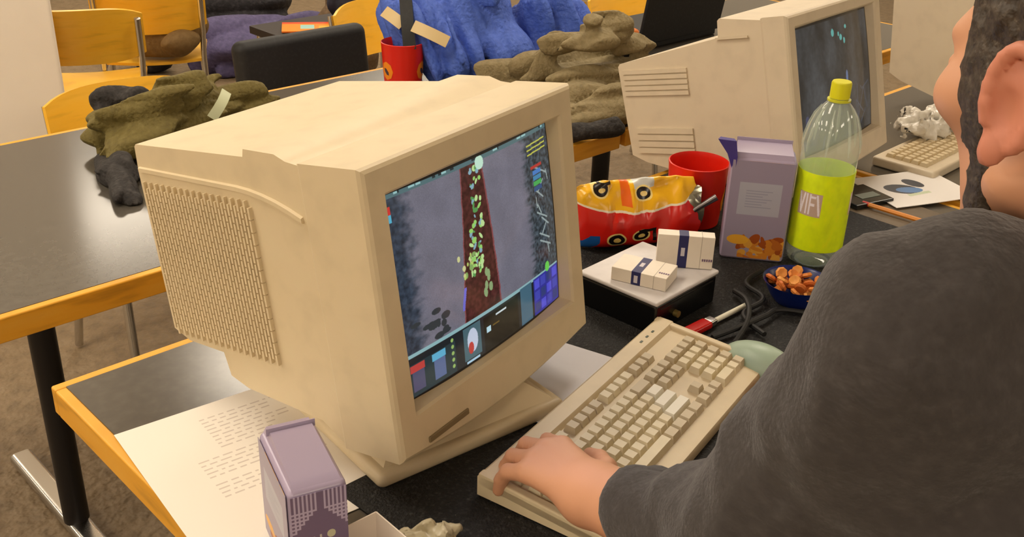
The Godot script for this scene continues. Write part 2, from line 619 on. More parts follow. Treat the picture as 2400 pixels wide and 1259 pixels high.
func game_picture(dim: bool) -> Image:
	# a strategy game seen from above: paved ground, a red road, green troops, panels along the foot
	var w := 512
	var h := 384
	var rng := RandomNumberGenerator.new()
	rng.seed = 5
	var img := img_new(w, h, Color(0.42, 0.42, 0.48))
	var n := FastNoiseLite.new()
	n.seed = 3; n.frequency = 0.02
	for y in h:
		for x in w:
			var g := 0.47 + 0.045 * n.get_noise_2d(x * 0.5, y * 0.5) + rng.randf_range(-0.03, 0.03)
			var c := Color(g, g * 0.985, g * 1.10)
			c = c.lerp(Color(0.24, 0.28, 0.34) * (0.9 + 0.4 * n.get_noise_2d(x * 3, y * 3)), 1.0 - smoothstep(30.0, 78.0, x + 26.0 * n.get_noise_2d(x, y * 2)))
			c = c.lerp(Color(0.26, 0.30, 0.33) * (0.95 + 0.7 * n.get_noise_2d(x * 4, y * 4)), smoothstep(395.0, 425.0, x + 20.0 * n.get_noise_2d(50, y * 3)))
			var left := 206.0 - 0.13 * y + 2.0 * n.get_noise_2d(9, y * 2)
			var right := 268.0 + 0.06 * y + 1.5 * n.get_noise_2d(40, y * 2)
			if x > left and x < right:
				c = Color(0.33, 0.17, 0.16) * (0.9 + 0.4 * n.get_noise_2d(x * 3, y * 3))
				if x > right - 4 or x < left + 3: c = Color(0.55, 0.30, 0.31)
			c.a = 1.0
			img.set_pixel(x, y, c)
	for k in 70:
		var y := rng.randf_range(18, 215)
		var x := 243.0 - 0.06 * y + rng.randf_range(-18, 18) - (12.0 if y > 130 else 0.0)
		var c: Color = [Color(0.62, 0.86, 0.45), Color(0.78, 0.92, 0.62), Color(0.36, 0.62, 0.34), Color(0.55, 0.72, 0.78)][rng.randi() % 4]
		blob(img, x, y, rng.randf_range(2, 6), rng.randf_range(3, 8), c, rng.randf_range(0, 3))
	for k in 14: blob(img, rng.randf_range(165, 215), rng.randf_range(170, 215), rng.randf_range(2, 6), rng.randf_range(3, 7), [Color(0.75, 0.85, 0.45), Color(0.55, 0.7, 0.4), Color(0.85, 0.85, 0.6)][k % 3])
	for k in 8: blob(img, rng.randf_range(236, 256), rng.randf_range(220, 262), 5, 9, Color(0.58, 0.68, 0.48))
	for k in 12: blob(img, rng.randf_range(40, 120), rng.randf_range(240, 290), rng.randf_range(5, 14), rng.randf_range(4, 9), Color(0.20, 0.23, 0.25))
	line(img, Vector2(180, 232), Vector2(170, 268), 6, Color(0.45, 0.45, 0.85))
	for k in 12: line(img, Vector2(430 + rng.randf_range(0, 60), 80 + k * 15), Vector2(440 + rng.randf_range(0, 60), 100 + k * 15), 3, Color(0.62, 0.68, 0.68))
	# top bar
	img.fill_rect(Rect2i(0, 0, w, 13), Color(0.34, 0.46, 0.48))
	for k in 22: img.fill_rect(Rect2i(rng.randi_range(0, 490), 3, rng.randi_range(6, 16), 6), [Color(0.62, 0.80, 0.80), Color(0.12, 0.18, 0.2)][k % 2])
	blob(img, 262, 16, 13, 13, Color(0.80, 0.95, 0.86))
	img.fill_rect(Rect2i(0, 26, 24, 22), Color(0.85, 0.22, 0.20)); img.fill_rect(Rect2i(0, 40, 24, 14), Color(0.36, 0.72, 0.84))
	# score list at the right
	for k in 3: line(img, Vector2(425, 32 + k * 9), Vector2(495, 30 + k * 9), 3, Color(0.80, 0.80, 0.34))
	img.fill_rect(Rect2i(430, 74, 44, 6), Color(0.75, 0.25, 0.22))
	for k in 4: img.fill_rect(Rect2i(436, 84 + k * 11, 32, 9), [Color(0.30, 0.52, 0.80), Color(0.28, 0.55, 0.72), Color(0.30, 0.70, 0.36), Color(0.22, 0.34, 0.52)][k])
	# panels
	img.fill_rect(Rect2i(0, 300, w, 84), Color(0.13, 0.15, 0.17))
	img.fill_rect(Rect2i(0, 296, w, 7), Color(0.58, 0.74, 0.76))
	img.fill_rect(Rect2i(6, 316, 130, 62), Color(0.18, 0.24, 0.26))
	for k in 2:
		img.fill_rect(Rect2i(18 + k * 55, 318, 36, 14), [Color(0.78, 0.28, 0.26), Color(0.40, 0.72, 0.86)][k])
		img.fill_rect(Rect2i(22 + k * 55, 332, 30, 38), [Color(0.34, 0.33, 0.44), Color(0.38, 0.44, 0.60)][k])
	for k in 5: blob(img, 128, 312 + k * 13, 4, 4, Color(0.62, 0.76, 0.42))
	img.fill_rect(Rect2i(160, 306, 52, 66), Color(0.30, 0.42, 0.46))
	blob(img, 186, 336, 16, 24, Color(0.80, 0.84, 0.92)); blob(img, 180, 350, 8, 12, Color(0.78, 0.24, 0.22))
	img.fill_rect(Rect2i(165, 374, 40, 6), Color(0.70, 0.84, 0.92))
	img.fill_rect(Rect2i(222, 308, 118, 70), Color(0.07, 0.08, 0.08))
	img.fill_rect(Rect2i(262, 314, 36, 4), Color(0.85, 0.90, 0.92)); img.fill_rect(Rect2i(230, 330, 14, 12), Color(0.75, 0.9, 0.95)); img.fill_rect(Rect2i(250, 332, 22, 3), Color(0.45, 0.36, 0.14))
	img.fill_rect(Rect2i(350, 300, 44, 80), Color(0.28, 0.42, 0.50))
	img.fill_rect(Rect2i(402, 300, 104, 80), Color(0.22, 0.22, 0.62))
	for k in 12: img.fill_rect(Rect2i(406 + (k % 4) * 25, 304 + (k / 4) * 25, 20, 20), [Color(0.34, 0.34, 0.85), Color(0.28, 0.30, 0.72), Color(0.22, 0.26, 0.50)][(k * 7) % 3])
	blob(img, 462, 292, 9, 11, Color(0.45, 0.85, 0.35))
	# the black rim of the tube
	for s in [Rect2i(0, 0, 6, h), Rect2i(w - 6, 0, 6, h), Rect2i(0, 0, w, 5), Rect2i(0, h - 5, w, 5)]: img.fill_rect(s, Color(0.02, 0.02, 0.03))
	return img

func dark_picture() -> Image:
	var w := 256
	var h := 192
	var rng := RandomNumberGenerator.new()
	rng.seed = 8
	var n := FastNoiseLite.new()
	n.seed = 9; n.frequency = 0.018
	var img := img_new(w, h, Color(0.2, 0.2, 0.2))
	for y in h:
		for x in w:
			var g := 0.24 + 0.16 * n.get_noise_2d(x, y * 0.35) + 0.04 * n.get_noise_2d(x * 5, y * 5)
			img.set_pixel(x, y, Color(g * 0.95, g, g * 1.05))
	for k in 5: blob(img, rng.randf_range(120, 170), rng.randf_range(6, 40), rng.randf_range(2, 5), rng.randf_range(3, 6), Color(0.40, 0.75, 0.72))
	for k in 10: line(img, Vector2(rng.randf_range(190, 250), rng.randf_range(110, 180)), Vector2(rng.randf_range(190, 250), rng.randf_range(110, 180)), 2, Color(0.30, 0.34, 0.40))
	blob(img, 160, 95, 4, 10, Color(0.42, 0.50, 0.66)); blob(img, 30, 140, 5, 9, Color(0.30, 0.32, 0.44))
	for s in [Rect2i(0, 0, 4, h), Rect2i(w - 4, 0, 4, h), Rect2i(0, 0, w, 3), Rect2i(0, h - 3, w, 3)]: img.fill_rect(s, Color(0.02, 0.02, 0.03))
	return img

func screen_mat(img: Image, power: float) -> StandardMaterial3D:
	img.generate_mipmaps()
	var m := mk(Color(0.02, 0.02, 0.02), 0.12)
	m.emission_enabled = true
	m.emission = Color.BLACK
	m.emission_operator = BaseMaterial3D.EMISSION_OP_ADD
	m.emission_texture = ImageTexture.create_from_image(img)
	m.emission_energy_multiplier = power
	return m

func screen_light(t: Node3D, head: Transform3D, c: Color, e: float):
	var l := AreaLight3D.new()
	l.name = "screen_light"
	l.area_size = Vector2(0.31, 0.23)
	l.light_color = c
	l.light_energy = e
	l.area_range = 10.0
	l.shadow_enabled = true
	l.transform = head * Transform3D(Basis(Vector3.UP, PI), Vector3(0, 0, 0.004))
	t.add_child(l)

func side_plate(mb: MB, hw: Callable, sg: float, z0: float, z1: float, y0: float, y1: float, lift: float, thick: float):
	# a thin slab lying on the tapering side of a housing
	mb.grid(1, 1, func(u: float, w: float) -> Vector3:
		var z := lerpf(z0, z1, u)
		return Vector3(sg * (hw.call(z) + lift), lerpf(y0, y1, w), z), thick)

func monitors():
	# --- the large one
	var t := thing("crt_monitor", "large beige tube monitor showing a bright strategy game, on the wooden edged table", "monitor", Vector3(-0.023, TABLE, -1.118), 0.992)
	var head := Transform3D(Basis(Vector3.RIGHT, -0.148), Vector3(0, 0.241, 0))
	part(t, "front_bezel", crt_bezel(0.202, 0.163, -0.176, 0.092, 0.1625, 0.122, -0.122, 0.016), M.plastic, head, 15.0)
	part(t, "screen", crt_screen(0.164, 0.1235, -0.1235), screen_mat(game_picture(false), 1.0), head)
	screen_light(t, head, Color(0.75, 0.8, 0.95), 0.03)
	var hw := func(z: float) -> float: return lerpf(0.200, 0.180, clampf((-z - 0.09) / 0.29, 0.0, 1.0))
	var mb := MB.new()
	var prof := PackedVector2Array([Vector2(-0.088, -0.172), Vector2(-0.088, 0.160), Vector2(-0.108, 0.1625), Vector2(-0.125, 0.169), Vector2(-0.176, 0.170), Vector2(-0.179, 0.161), Vector2(-0.385, 0.157), Vector2(-0.388, 0.154), Vector2(-0.391, 0.120),
		Vector2(-0.390, -0.088), Vector2(-0.362, -0.100), Vector2(-0.292, -0.101), Vector2(-0.286, -0.132), Vector2(-0.255, -0.142), Vector2(-0.122, -0.150)])
	mb.prism(prof, func(p: Vector2, s: float) -> Vector3: return Vector3(s * hw.call(p.x), p.y, p.x))
	part(t, "housing", mb, M.plastic, head, 20.0)
	for sg in [-1.0, 1.0]:
		# moulded ledge that runs along the side and bends down to the bezel
		mb = MB.new()
		var pts := []
		for k in 15:
			var u := k / 14.0
			var z := lerpf(-0.386, -0.094, u)
			pts.append([z, 0.126 - 0.004 * u - 0.022 * pow(maxf(0.0, (u - 0.62) / 0.38), 2.0)])
		var rings := []
		for p in pts:
			var x: float = hw.call(p[0])
			rings.append([Vector3(sg * (x - 0.002), p[1] + 0.004, p[0]), Vector3(sg * (x + 0.0035), p[1] + 0.002, p[0]), Vector3(sg * (x + 0.0035), p[1] - 0.003, p[0]), Vector3(sg * (x - 0.002), p[1] - 0.005, p[0])])
		mb.loops(rings, true, true)
		part(t, "side_ledge", mb, M.plastic, head, 30.0)
		mb = MB.new()
		var cols := 34
		var rows := 13
		for c in cols:
			for r in rows:
				var z := lerpf(-0.381, -0.181, float(c) / (cols - 1))
				var y := lerpf(0.104, -0.092, (r + (0.5 if c % 2 == 1 else 0.0)) / rows)
				var x: float = sg * (hw.call(z) + 0.0018)
				mb.box(Vector3(0.0064, 0.0136, 0.0029), Vector3(x, y, z))
		var g := part(t, "vent_grille", mb, M.plastic, head)
		g.set_meta("kind", "stuff")
	# brand strip, foot of the bezel
	mb = MB.new()
	mb.rbox(Vector3(0.075, 0.0075, 0.003), 0.0013, Transform3D(Basis.IDENTITY, Vector3(-0.118, -0.168, 0.0008)))
	part(t, "control_strip", mb, mk(Color(0.50, 0.43, 0.30), 0.6), head)
	# swivel foot, square to the table while the head is turned
	var fb := Transform3D(Basis(Vector3.UP, 0.68 - 0.992), t.transform.affine_inverse() * Vector3(-0.118, TABLE, -1.165))
	mb = MB.new()
	mb.rbox(Vector3(0.285, 0.022, 0.27), 0.010, Transform3D(Basis.IDENTITY, Vector3(0, 0.0115, 0)), 3)
	part(t, "foot", mb, M.plastic, fb)
	mb = MB.new()
	mb.frustum(0.26, 0.245, 0.20, 0.19, 0.022, Transform3D(Basis.IDENTITY, Vector3(0, 0.022, 0)))
	part(t, "foot_cover", mb, M.plastic, fb)
	mb = MB.new()
	mb.lathe([Vector2(0.001, 0.03), Vector2(0.095, 0.03), Vector2(0.095, 0.05), Vector2(0.085, 0.066), Vector2(0.001, 0.085)], 32)
	part(t, "swivel", mb, M.plastic, fb)

	# --- the one with slots
	var t2 := thing("crt_monitor", "beige tube monitor with horizontal side slots and a dark picture, behind the green bottle", "monitor", Vector3(0.634, TABLE, -2.011), 0.86)
	slotted_monitor(t2, 0.25, 0.226, true)
	var t3 := thing("crt_monitor", "beige tube monitor partly hidden behind the player's forehead", "monitor", Vector3(1.299, TABLE, -2.395), 0.57)
	slotted_monitor(t3, 0.10, 0.235, false)

func slotted_monitor(t: Node3D, tilt: float, lift: float, slots: bool):
	var head := Transform3D(Basis(Vector3.RIGHT, -tilt), Vector3(0, lift, 0))
	part(t, "front_bezel", crt_bezel(0.198, 0.153, -0.172, 0.055, 0.1625, 0.122, -0.122, 0.006), M.plastic_grey, head, 15.0)
	part(t, "screen", crt_screen(0.164, 0.1235, -0.1235), screen_mat(dark_picture(), 0.8), head)
	screen_light(t, head, Color(0.8, 0.85, 0.95), 0.01)
	var hw := func(z: float) -> float: return lerpf(0.194, 0.170, clampf((-z - 0.06) / 0.34, 0.0, 1.0))
	var mb := MB.new()
	var prof := PackedVector2Array([Vector2(-0.05, -0.166), Vector2(-0.05, 0.148), Vector2(-0.145, 0.158), Vector2(-0.15, 0.154), Vector2(-0.152, 0.122), Vector2(-0.405, 0.082), Vector2(-0.41, 0.076), Vector2(-0.40, -0.112), Vector2(-0.365, -0.126), Vector2(-0.358, -0.128), Vector2(-0.25, -0.150)])
	mb.prism(prof, func(p: Vector2, s: float) -> Vector3: return Vector3(s * hw.call(p.x), p.y, p.x))
	part(t, "housing", mb, M.plastic_grey, head, 20.0)
	for sg in [-1.0, 1.0]:
		for band in ([[0.070, 0.014, 6], [-0.052, -0.108, 5]] if slots else []):
			# slats that stand proud of the side, with open gaps between them
			var n: int = band[2] - 1
			for k in n:
				var ya: float = lerpf(band[0], band[1], float(k) / n)
				var yb: float = lerpf(band[0], band[1], (k + 1.0) / n)
				mb = MB.new()
				side_plate(mb, hw, sg, -0.398 + 0.02 * float(band[0] < 0), -0.232, ya - 0.0014, yb + 0.0014, 0.0042 if sg > 0.0 else 0.0002, 0.0040)
				part(t, "vent_slat", mb, M.plastic_grey, head)
		mb = MB.new()
		side_plate(mb, hw, sg, -0.155, -0.083, 0.123, 0.119, 0.002, 0.003)
		part(t, "side_ledge", mb, M.plastic_grey, head)
	if slots:
		mb = MB.new()
		mb.rbox(Vector3(0.30, 0.075, 0.12), 0.006, Transform3D(Basis(Vector3.RIGHT, -tilt * 0.5), Vector3(0, 0.050, -0.285)), 2)
		part(t, "stand_block", mb, M.plastic_grey)
	mb = MB.new()
	mb.lathe([Vector2(0.001, 0.02), Vector2(0.10, 0.02), Vector2(0.10, 0.05), Vector2(0.09, 0.07), Vector2(0.001, 0.075)], 32, Transform3D(Basis.IDENTITY, Vector3(0, 0, -0.16)))
	part(t, "swivel", mb, M.plastic)
	mb = MB.new()
	mb.rbox(Vector3(0.28, 0.024, 0.26), 0.010, Transform3D(Basis.IDENTITY, Vector3(0, 0.0125, -0.14)), 3)
	part(t, "foot", mb, M.plastic_grey)

# ------------------------------------------------------------------ keyboard
func keyboard():
	var t := thing("keyboard", "beige computer keyboard under the player's hand, in front of the large monitor", "keyboard", Vector3(0.167, TABLE + 0.004, -1.115), 1.007)
	var mb := MB.new()
	var prof := PackedVector2Array([Vector2(-0.0875, 0.004), Vector2(-0.0875, 0.030), Vector2(-0.083, 0.034), Vector2(-0.062, 0.033), Vector2(-0.058, 0.026), Vector2(0.076, 0.015), Vector2(0.086, 0.0135), Vector2(0.0885, 0.010), Vector2(0.0885, 0.0005)])
	mb.prism(prof, func(p: Vector2, s: float) -> Vector3: return Vector3(s * 0.2325, p.y, p.x))
	part(t, "case", mb, M.plastic)
	for sg in [-1.0, 1.0]:
		mb = MB.new()
		mb.rbox(Vector3(0.012, 0.018, 0.176), 0.003, Transform3D(Basis(Vector3.RIGHT, 0.08), Vector3(sg * 0.2265, 0.0185, 0)))
		part(t, "side_rim", mb, M.plastic)
	var light_key := grained(Color(0.90, 0.85, 0.72), 0.03, 4.0, 0.5, 31)
	var grey_key := grained(Color(0.80, 0.74, 0.62), 0.03, 4.0, 0.5, 32)
	var white_key := mk(Color(0.93, 0.91, 0.84), 0.45)
	var u := 0.019
	var meshes := {}
	var left := -0.215
	var rows := [
		[-0.048, [[0, 1, 1], [2, 1, 0], [3, 1, 0], [4, 1, 0], [5, 1, 0], [6.5, 1, 1], [7.5, 1, 1], [8.5, 1, 1], [9.5, 1, 1], [11, 1, 0], [12, 1, 0], [13, 1, 0], [14, 1, 0], [15.3, 1, 1], [16.3, 1, 1], [17.3, 1, 1]]],
		[-0.022, [[0, 1, 0], [1, 1, 0], [2, 1, 0], [3, 1, 0], [4, 1, 0], [5, 1, 0], [6, 1, 0], [7, 1, 0], [8, 1, 0], [9, 1, 0], [10, 1, 0], [11, 1, 0], [12, 1, 0], [13, 2, 1], [15.3, 1, 1], [16.3, 1, 1], [17.3, 1, 1], [18.6, 1, 1], [19.6, 1, 1], [20.6, 1, 1], [21.6, 1, 1]]],
		[-0.003, [[0, 1.5, 1], [1.5, 1, 0], [2.5, 1, 0], [3.5, 1, 0], [4.5, 1, 0], [5.5, 1, 0], [6.5, 1, 0], [7.5, 1, 0], [8.5, 1, 0], [9.5, 1, 0], [10.5, 1, 0], [11.5, 1, 0], [12.5, 1, 0], [13.5, 1.5, 2], [15.3, 1, 1], [16.3, 1, 1], [17.3, 1, 1], [18.6, 1, 0], [19.6, 1, 0], [20.6, 1, 0], [21.6, 1, 1]]],
		[0.016, [[0, 1.75, 1], [1.75, 1, 0], [2.75, 1, 0], [3.75, 1, 0], [4.75, 1, 0], [5.75, 1, 0], [6.75, 1, 0], [7.75, 1, 0], [8.75, 1, 0], [9.75, 1, 0], [10.75, 1, 0], [11.75, 1, 0], [12.75, 2.25, 2], [18.6, 1, 0], [19.6, 1, 0], [20.6, 1, 0], [21.6, 1, 1]]],
		[0.035, [[0, 2.25, 1], [2.25, 1, 0], [3.25, 1, 0], [4.25, 1, 0], [5.25, 1, 0], [6.25, 1, 0], [7.25, 1, 0], [8.25, 1, 0], [9.25, 1, 0], [10.25, 1, 0], [11.25, 1, 0], [12.25, 2.75, 2], [16.3, 1, 1], [18.6, 1, 0], [19.6, 1, 0], [20.6, 1, 0], [21.6, 1, 1]]],
		[0.054, [[0, 1.25, 1], [1.25, 1.25, 1], [2.5, 1.25, 1], [3.75, 6.25, 0], [10, 1.25, 1], [11.25, 1.25, 1], [12.5, 1.25, 1], [13.75, 1.25, 1], [15.3, 1, 1], [16.3, 1, 1], [17.3, 1, 1], [18.6, 2, 0], [20.6, 1, 0], [21.6, 1, 1]]]]
	for r in rows:
		for k in r[1]:
			var w: float = k[1]
			if not meshes.has(w):
				mb = MB.new()
				mb.frustum(w * u - 0.0012, u - 0.0012, w * u - 0.0062, u - 0.0066, 0.0095, Transform3D.IDENTITY, Vector2(0, -0.0008))
				meshes[w] = mb.mesh()
			var z: float = r[0]
			var y := lerpf(0.0255, 0.0155, (z + 0.058) / 0.134)
			var ko := put(t, "key", meshes[w], [light_key, grey_key, white_key][k[2]], Transform3D(Basis(Vector3.RIGHT, 0.08), Vector3(left + (k[0] + w / 2) * u * 0.991, y - 0.0005, z)))
	# lamps and label at the right of the top strip
	for k in 3:
		mb = MB.new()
		mb.box(Vector3(0.006, 0.001, 0.003), Vector3(0.15 + k * 0.018, 0.0335, -0.072))
		part(t, "indicator", mb, mk(Color(0.20, 0.26, 0.16), 0.4))

# ------------------------------------------------------------------ cloth and papers on the front table
func smooth_noise(seed_: int, freq: float) -> FastNoiseLite:
	var n := FastNoiseLite.new()
	n.seed = seed_; n.frequency = freq; n.fractal_octaves = 3
	n.noise_type = FastNoiseLite.TYPE_SIMPLEX_SMOOTH
	return n

func cloth_and_papers():
	var n := smooth_noise(4, 9.0)
	var mb := MB.new()
	mb.grid(60, 24, func(u: float, w: float) -> Vector3:
		var s := lerpf(0.155 + 0.02 * w, 1.40, u)
		var t := lerpf(0.435 - 0.33 * smoothstep(0.26, 0.36, u), 0.76, w)
		var y := 0.0025 + 0.0015 * maxf(0.0, n.get_noise_2d(s, t))
		if u == 0.0 or u == 1.0 or w == 0.0 or w == 1.0: y = 0.0016
		return row(s, t, TABLE + y), 0.0014)
	var o := part(self, "black_cloth", mb, M.black_cloth)
	tag(o, "black cloth spread on the table under the keyboard and snacks", "cloth")
	# printed sheet under the monitor
	var img := img_new(420, 594, Color(0.94, 0.91, 0.87))
	var rng := RandomNumberGenerator.new()
	rng.seed = 12
	for k in 20:
		if k == 9 or k == 15: continue
		var y := 60 + k * 17
		var x := 190 if k < 9 else 120
		while x < 390 - (k % 4) * 22:
			var w := rng.randi_range(8, 30)
			img.fill_rect(Rect2i(x, y, w, 5), Color(0.82, 0.78, 0.74))
			x += w + 9
	mb = MB.new()
	mb.grid(12, 16, func(u: float, w: float) -> Vector3: return Vector3(u * 0.215, 0.0012 + 0.0012 * sin(u * 5.0) * w * (1.0 - u), w * 0.297), 0.0006)
	o = part(self, "printed_sheet", mb, print_mat(img, 0.7), Transform3D(Basis(Vector3.UP, 0.672), Vector3(-0.487, TABLE, -1.064)))
	tag(o, "white sheet of paper with faint grey print, lying under the large monitor's foot", "paper")
	# a blank sheet between monitor and keyboard
	mb = MB.new()
	mb.grid(8, 8, func(u: float, w: float) -> Vector3: return Vector3((u - 0.5) * 0.20, 0.0052 + 0.001 * sin(u * 3.0), (w - 0.5) * 0.13), 0.0006)
	o = part(self, "blank_sheet", mb, grained(Color(0.86, 0.86, 0.90), 0.02, 2.0, 0.6, 41), Transform3D(Basis(Vector3.UP, 1.06), Vector3(0.090, TABLE, -1.205)))
	tag(o, "bluish white blank sheet between the large monitor and the keyboard", "paper")

# ------------------------------------------------------------------ the purple biscuit packs
func pack_front() -> Image:
	var img := img_new(256, 512, Color(0.60, 0.56, 0.65))
	img.fill_rect(Rect2i(40, 110, 176, 170), Color(0.68, 0.68, 0.74))
	for k in 7: img.fill_rect(Rect2i(70, 150 + k * 14, 110 - (k % 3) * 20, 5), Color(0.60, 0.60, 0.68))
	var rng := RandomNumberGenerator.new()
	rng.seed = 3
	for k in 60: blob(img, rng.randf_range(70, 256), rng.randf_range(400, 512), rng.randf_range(12, 34), rng.randf_range(8, 22), [Color(0.80, 0.50, 0.16), Color(0.86, 0.62, 0.24), Color(0.62, 0.30, 0.10), Color(0.72, 0.40, 0.14)][k % 4], rng.randf_range(0, 3))
	blob(img, 60, 415, 46, 26, Color(0.90, 0.66, 0.20))
	return img

func pack_side() -> Image:
	# nested corner stripes, then three pale marks
	var img := img_new(256, 512, Color(0.47, 0.40, 0.52))
	for k in 6:
		var d := 12 + k * 19
		var c := Color(0.74, 0.69, 0.80)
		img.fill_rect(Rect2i(d, 0, 9, 190 - d), c)
		img.fill_rect(Rect2i(0, 190 - d, d + 9, 9), c)
		img.fill_rect(Rect2i(256 - d, 0, 9, 190 - d), c)
		img.fill_rect(Rect2i(256 - d, 190 - d, d, 9), c)
	img.fill_rect(Rect2i(78, 222, 22, 34), Color(0.80, 0.77, 0.74)); img.fill_rect(Rect2i(84, 232, 10, 14), Color(0.52, 0.45, 0.56))
	img.fill_rect(Rect2i(122, 218, 10, 36), Color(0.80, 0.77, 0.74))
	blob(img, 176, 226, 20, 20, Color(0.80, 0.79, 0.66))
	return img

func biscuit_pack(t: Node3D, size: Vector3):
	var film := mk(Color(0.66, 0.61, 0.71), 0.25)
	var mb := MB.new()
	var h := size / 2
	# pouch: box body that closes to a folded top
	mb.rbox(Vector3(size.x, size.y * 0.93, size.z), 0.008, Transform3D(Basis.IDENTITY, Vector3(0, size.y * 0.465, 0)), 3)
	part(t, "pouch", mb, film)
	mb = MB.new()
	mb.prism(PackedVector2Array([Vector2(-h.z + 0.004, size.y * 0.92), Vector2(h.z - 0.004, size.y * 0.92), Vector2(h.z * 0.75, size.y * 0.965), Vector2(-h.z * 0.55, size.y), Vector2(-h.z * 0.85, size.y * 0.985)]), func(p: Vector2, s: float) -> Vector3: return Vector3(s * (h.x - 0.005 - 0.25 * (p.y - size.y * 0.92)), p.y, p.x))
	part(t, "folded_top", mb, film, Transform3D.IDENTITY, 50.0)
	# crimped fin at the back of the fold
	mb = MB.new()
	var zig := []
	for k in 17: zig.append(k)
	mb.grid(16, 2, func(u: float, w: float) -> Vector3: return Vector3((u - 0.5) * size.x * 0.86, size.y * (0.965 + 0.06 * w), -h.z * 0.62 + 0.0022 * sin(u * TAU * 8.0)), 0.0012)
	part(t, "crimped_fin", mb, film)
	return film

func panel(t: Node3D, called: String, w: float, h: float, mat: Material, x: Transform3D):
	var mb := MB.new()
	mb.grid(1, 1, func(u: float, v: float) -> Vector3: return Vector3((u - 0.5) * w, (0.5 - v) * h, 0), 0.0006)
	part(t, called, mb, mat, x)

func cigarette_pack(at: Vector3, basis: Basis, label: String):
	# lies with its long side along x; the band goes round the middle
	var t := thing("cigarette_pack", label, "pack", at, 0.0, "white packs with a navy band on the black case")
	t.basis = basis
	var mb := MB.new()
	mb.rbox(Vector3(0.088, 0.022, 0.055), 0.0015, Transform3D(Basis.IDENTITY, Vector3(0, 0.011, 0)), 1)
	part(t, "box", mb, grained(Color(0.92, 0.88, 0.82), 0.02, 5.0, 0.45, 51))
	mb = MB.new()
	mb.rbox(Vector3(0.016, 0.0228, 0.0558), 0.0015, Transform3D(Basis.IDENTITY, Vector3(-0.004, 0.011, 0)), 1)
	part(t, "band", mb, M.navy)
	mb = MB.new()
	mb.box(Vector3(0.006, 0.0006, 0.014), Vector3(-0.004, 0.0224, 0))
	mb.box(Vector3(0.006, 0.012, 0.0006), Vector3(-0.004, 0.010, 0.028))
	part(t, "emblem", mb, mk(Color(0.80, 0.78, 0.82), 0.4))
	mb = MB.new()
	mb.box(Vector3(0.0008, 0.0224, 0.0554), Vector3(0.024, 0.011, 0))
	part(t, "lid_seam", mb, mk(Color(0.70, 0.66, 0.60), 0.5))
	mb = MB.new()
	for k in 5: mb.box(Vector3(0.0022, 0.0004, 0.004), Vector3(0.028 + k * 0.0034, 0.0223, 0.012))
	part(t, "small_print", mb, mk(Color(0.45, 0.36, 0.48), 0.5))

func mug(at: Vector3, turn: float, label: String):
	var t := thing("red_mug", label, "mug", at, turn)
	var mb := MB.new()
	mb.lathe([Vector2(0.001, 0.0), Vector2(0.042, 0.0), Vector2(0.047, 0.004), Vector2(0.051, 0.05), Vector2(0.0545, 0.112), Vector2(0.0555, 0.12), Vector2(0.0535, 0.121), Vector2(0.0505, 0.11), Vector2(0.046, 0.012), Vector2(0.001, 0.008)], 36)
	part(t, "cup", mb, M.red)
	# printed yellow flowers on the outside
	var yellow := mk(Color(0.95, 0.55, 0.08), 0.4)
	for k in 3:
		var a0 := 0.6 + k * TAU / 3.0
		mb = MB.new()
		mb.grid(8, 8, func(u: float, w: float) -> Vector3:
			var r := w
			var a := u * TAU
			var y := 0.052 + 0.024 * r * sin(a)
			var b := a0 + 0.42 * r * cos(a)
			var rad := lerpf(0.0508, 0.0547, (y - 0.05) / 0.062) + 0.0006
			return Vector3(cos(b) * rad, y, sin(b) * rad))
		part(t, "flower_print", mb, yellow)
		mb = MB.new()
		mb.grid(6, 6, func(u: float, w: float) -> Vector3:
			var a := u * TAU
			var d := Vector2(0.012 * w * cos(a), 0.006 * w * sin(a)).rotated(0.8)
			var y := 0.050 + d.y
			var b := a0 + d.x / 0.052
			var rad := lerpf(0.0508, 0.0547, (y - 0.05) / 0.062) + 0.0011
			return Vector3(cos(b) * rad, y, sin(b) * rad))
		part(t, "flower_heart", mb, mk(Color(0.28, 0.20, 0.24), 0.4))
	return t

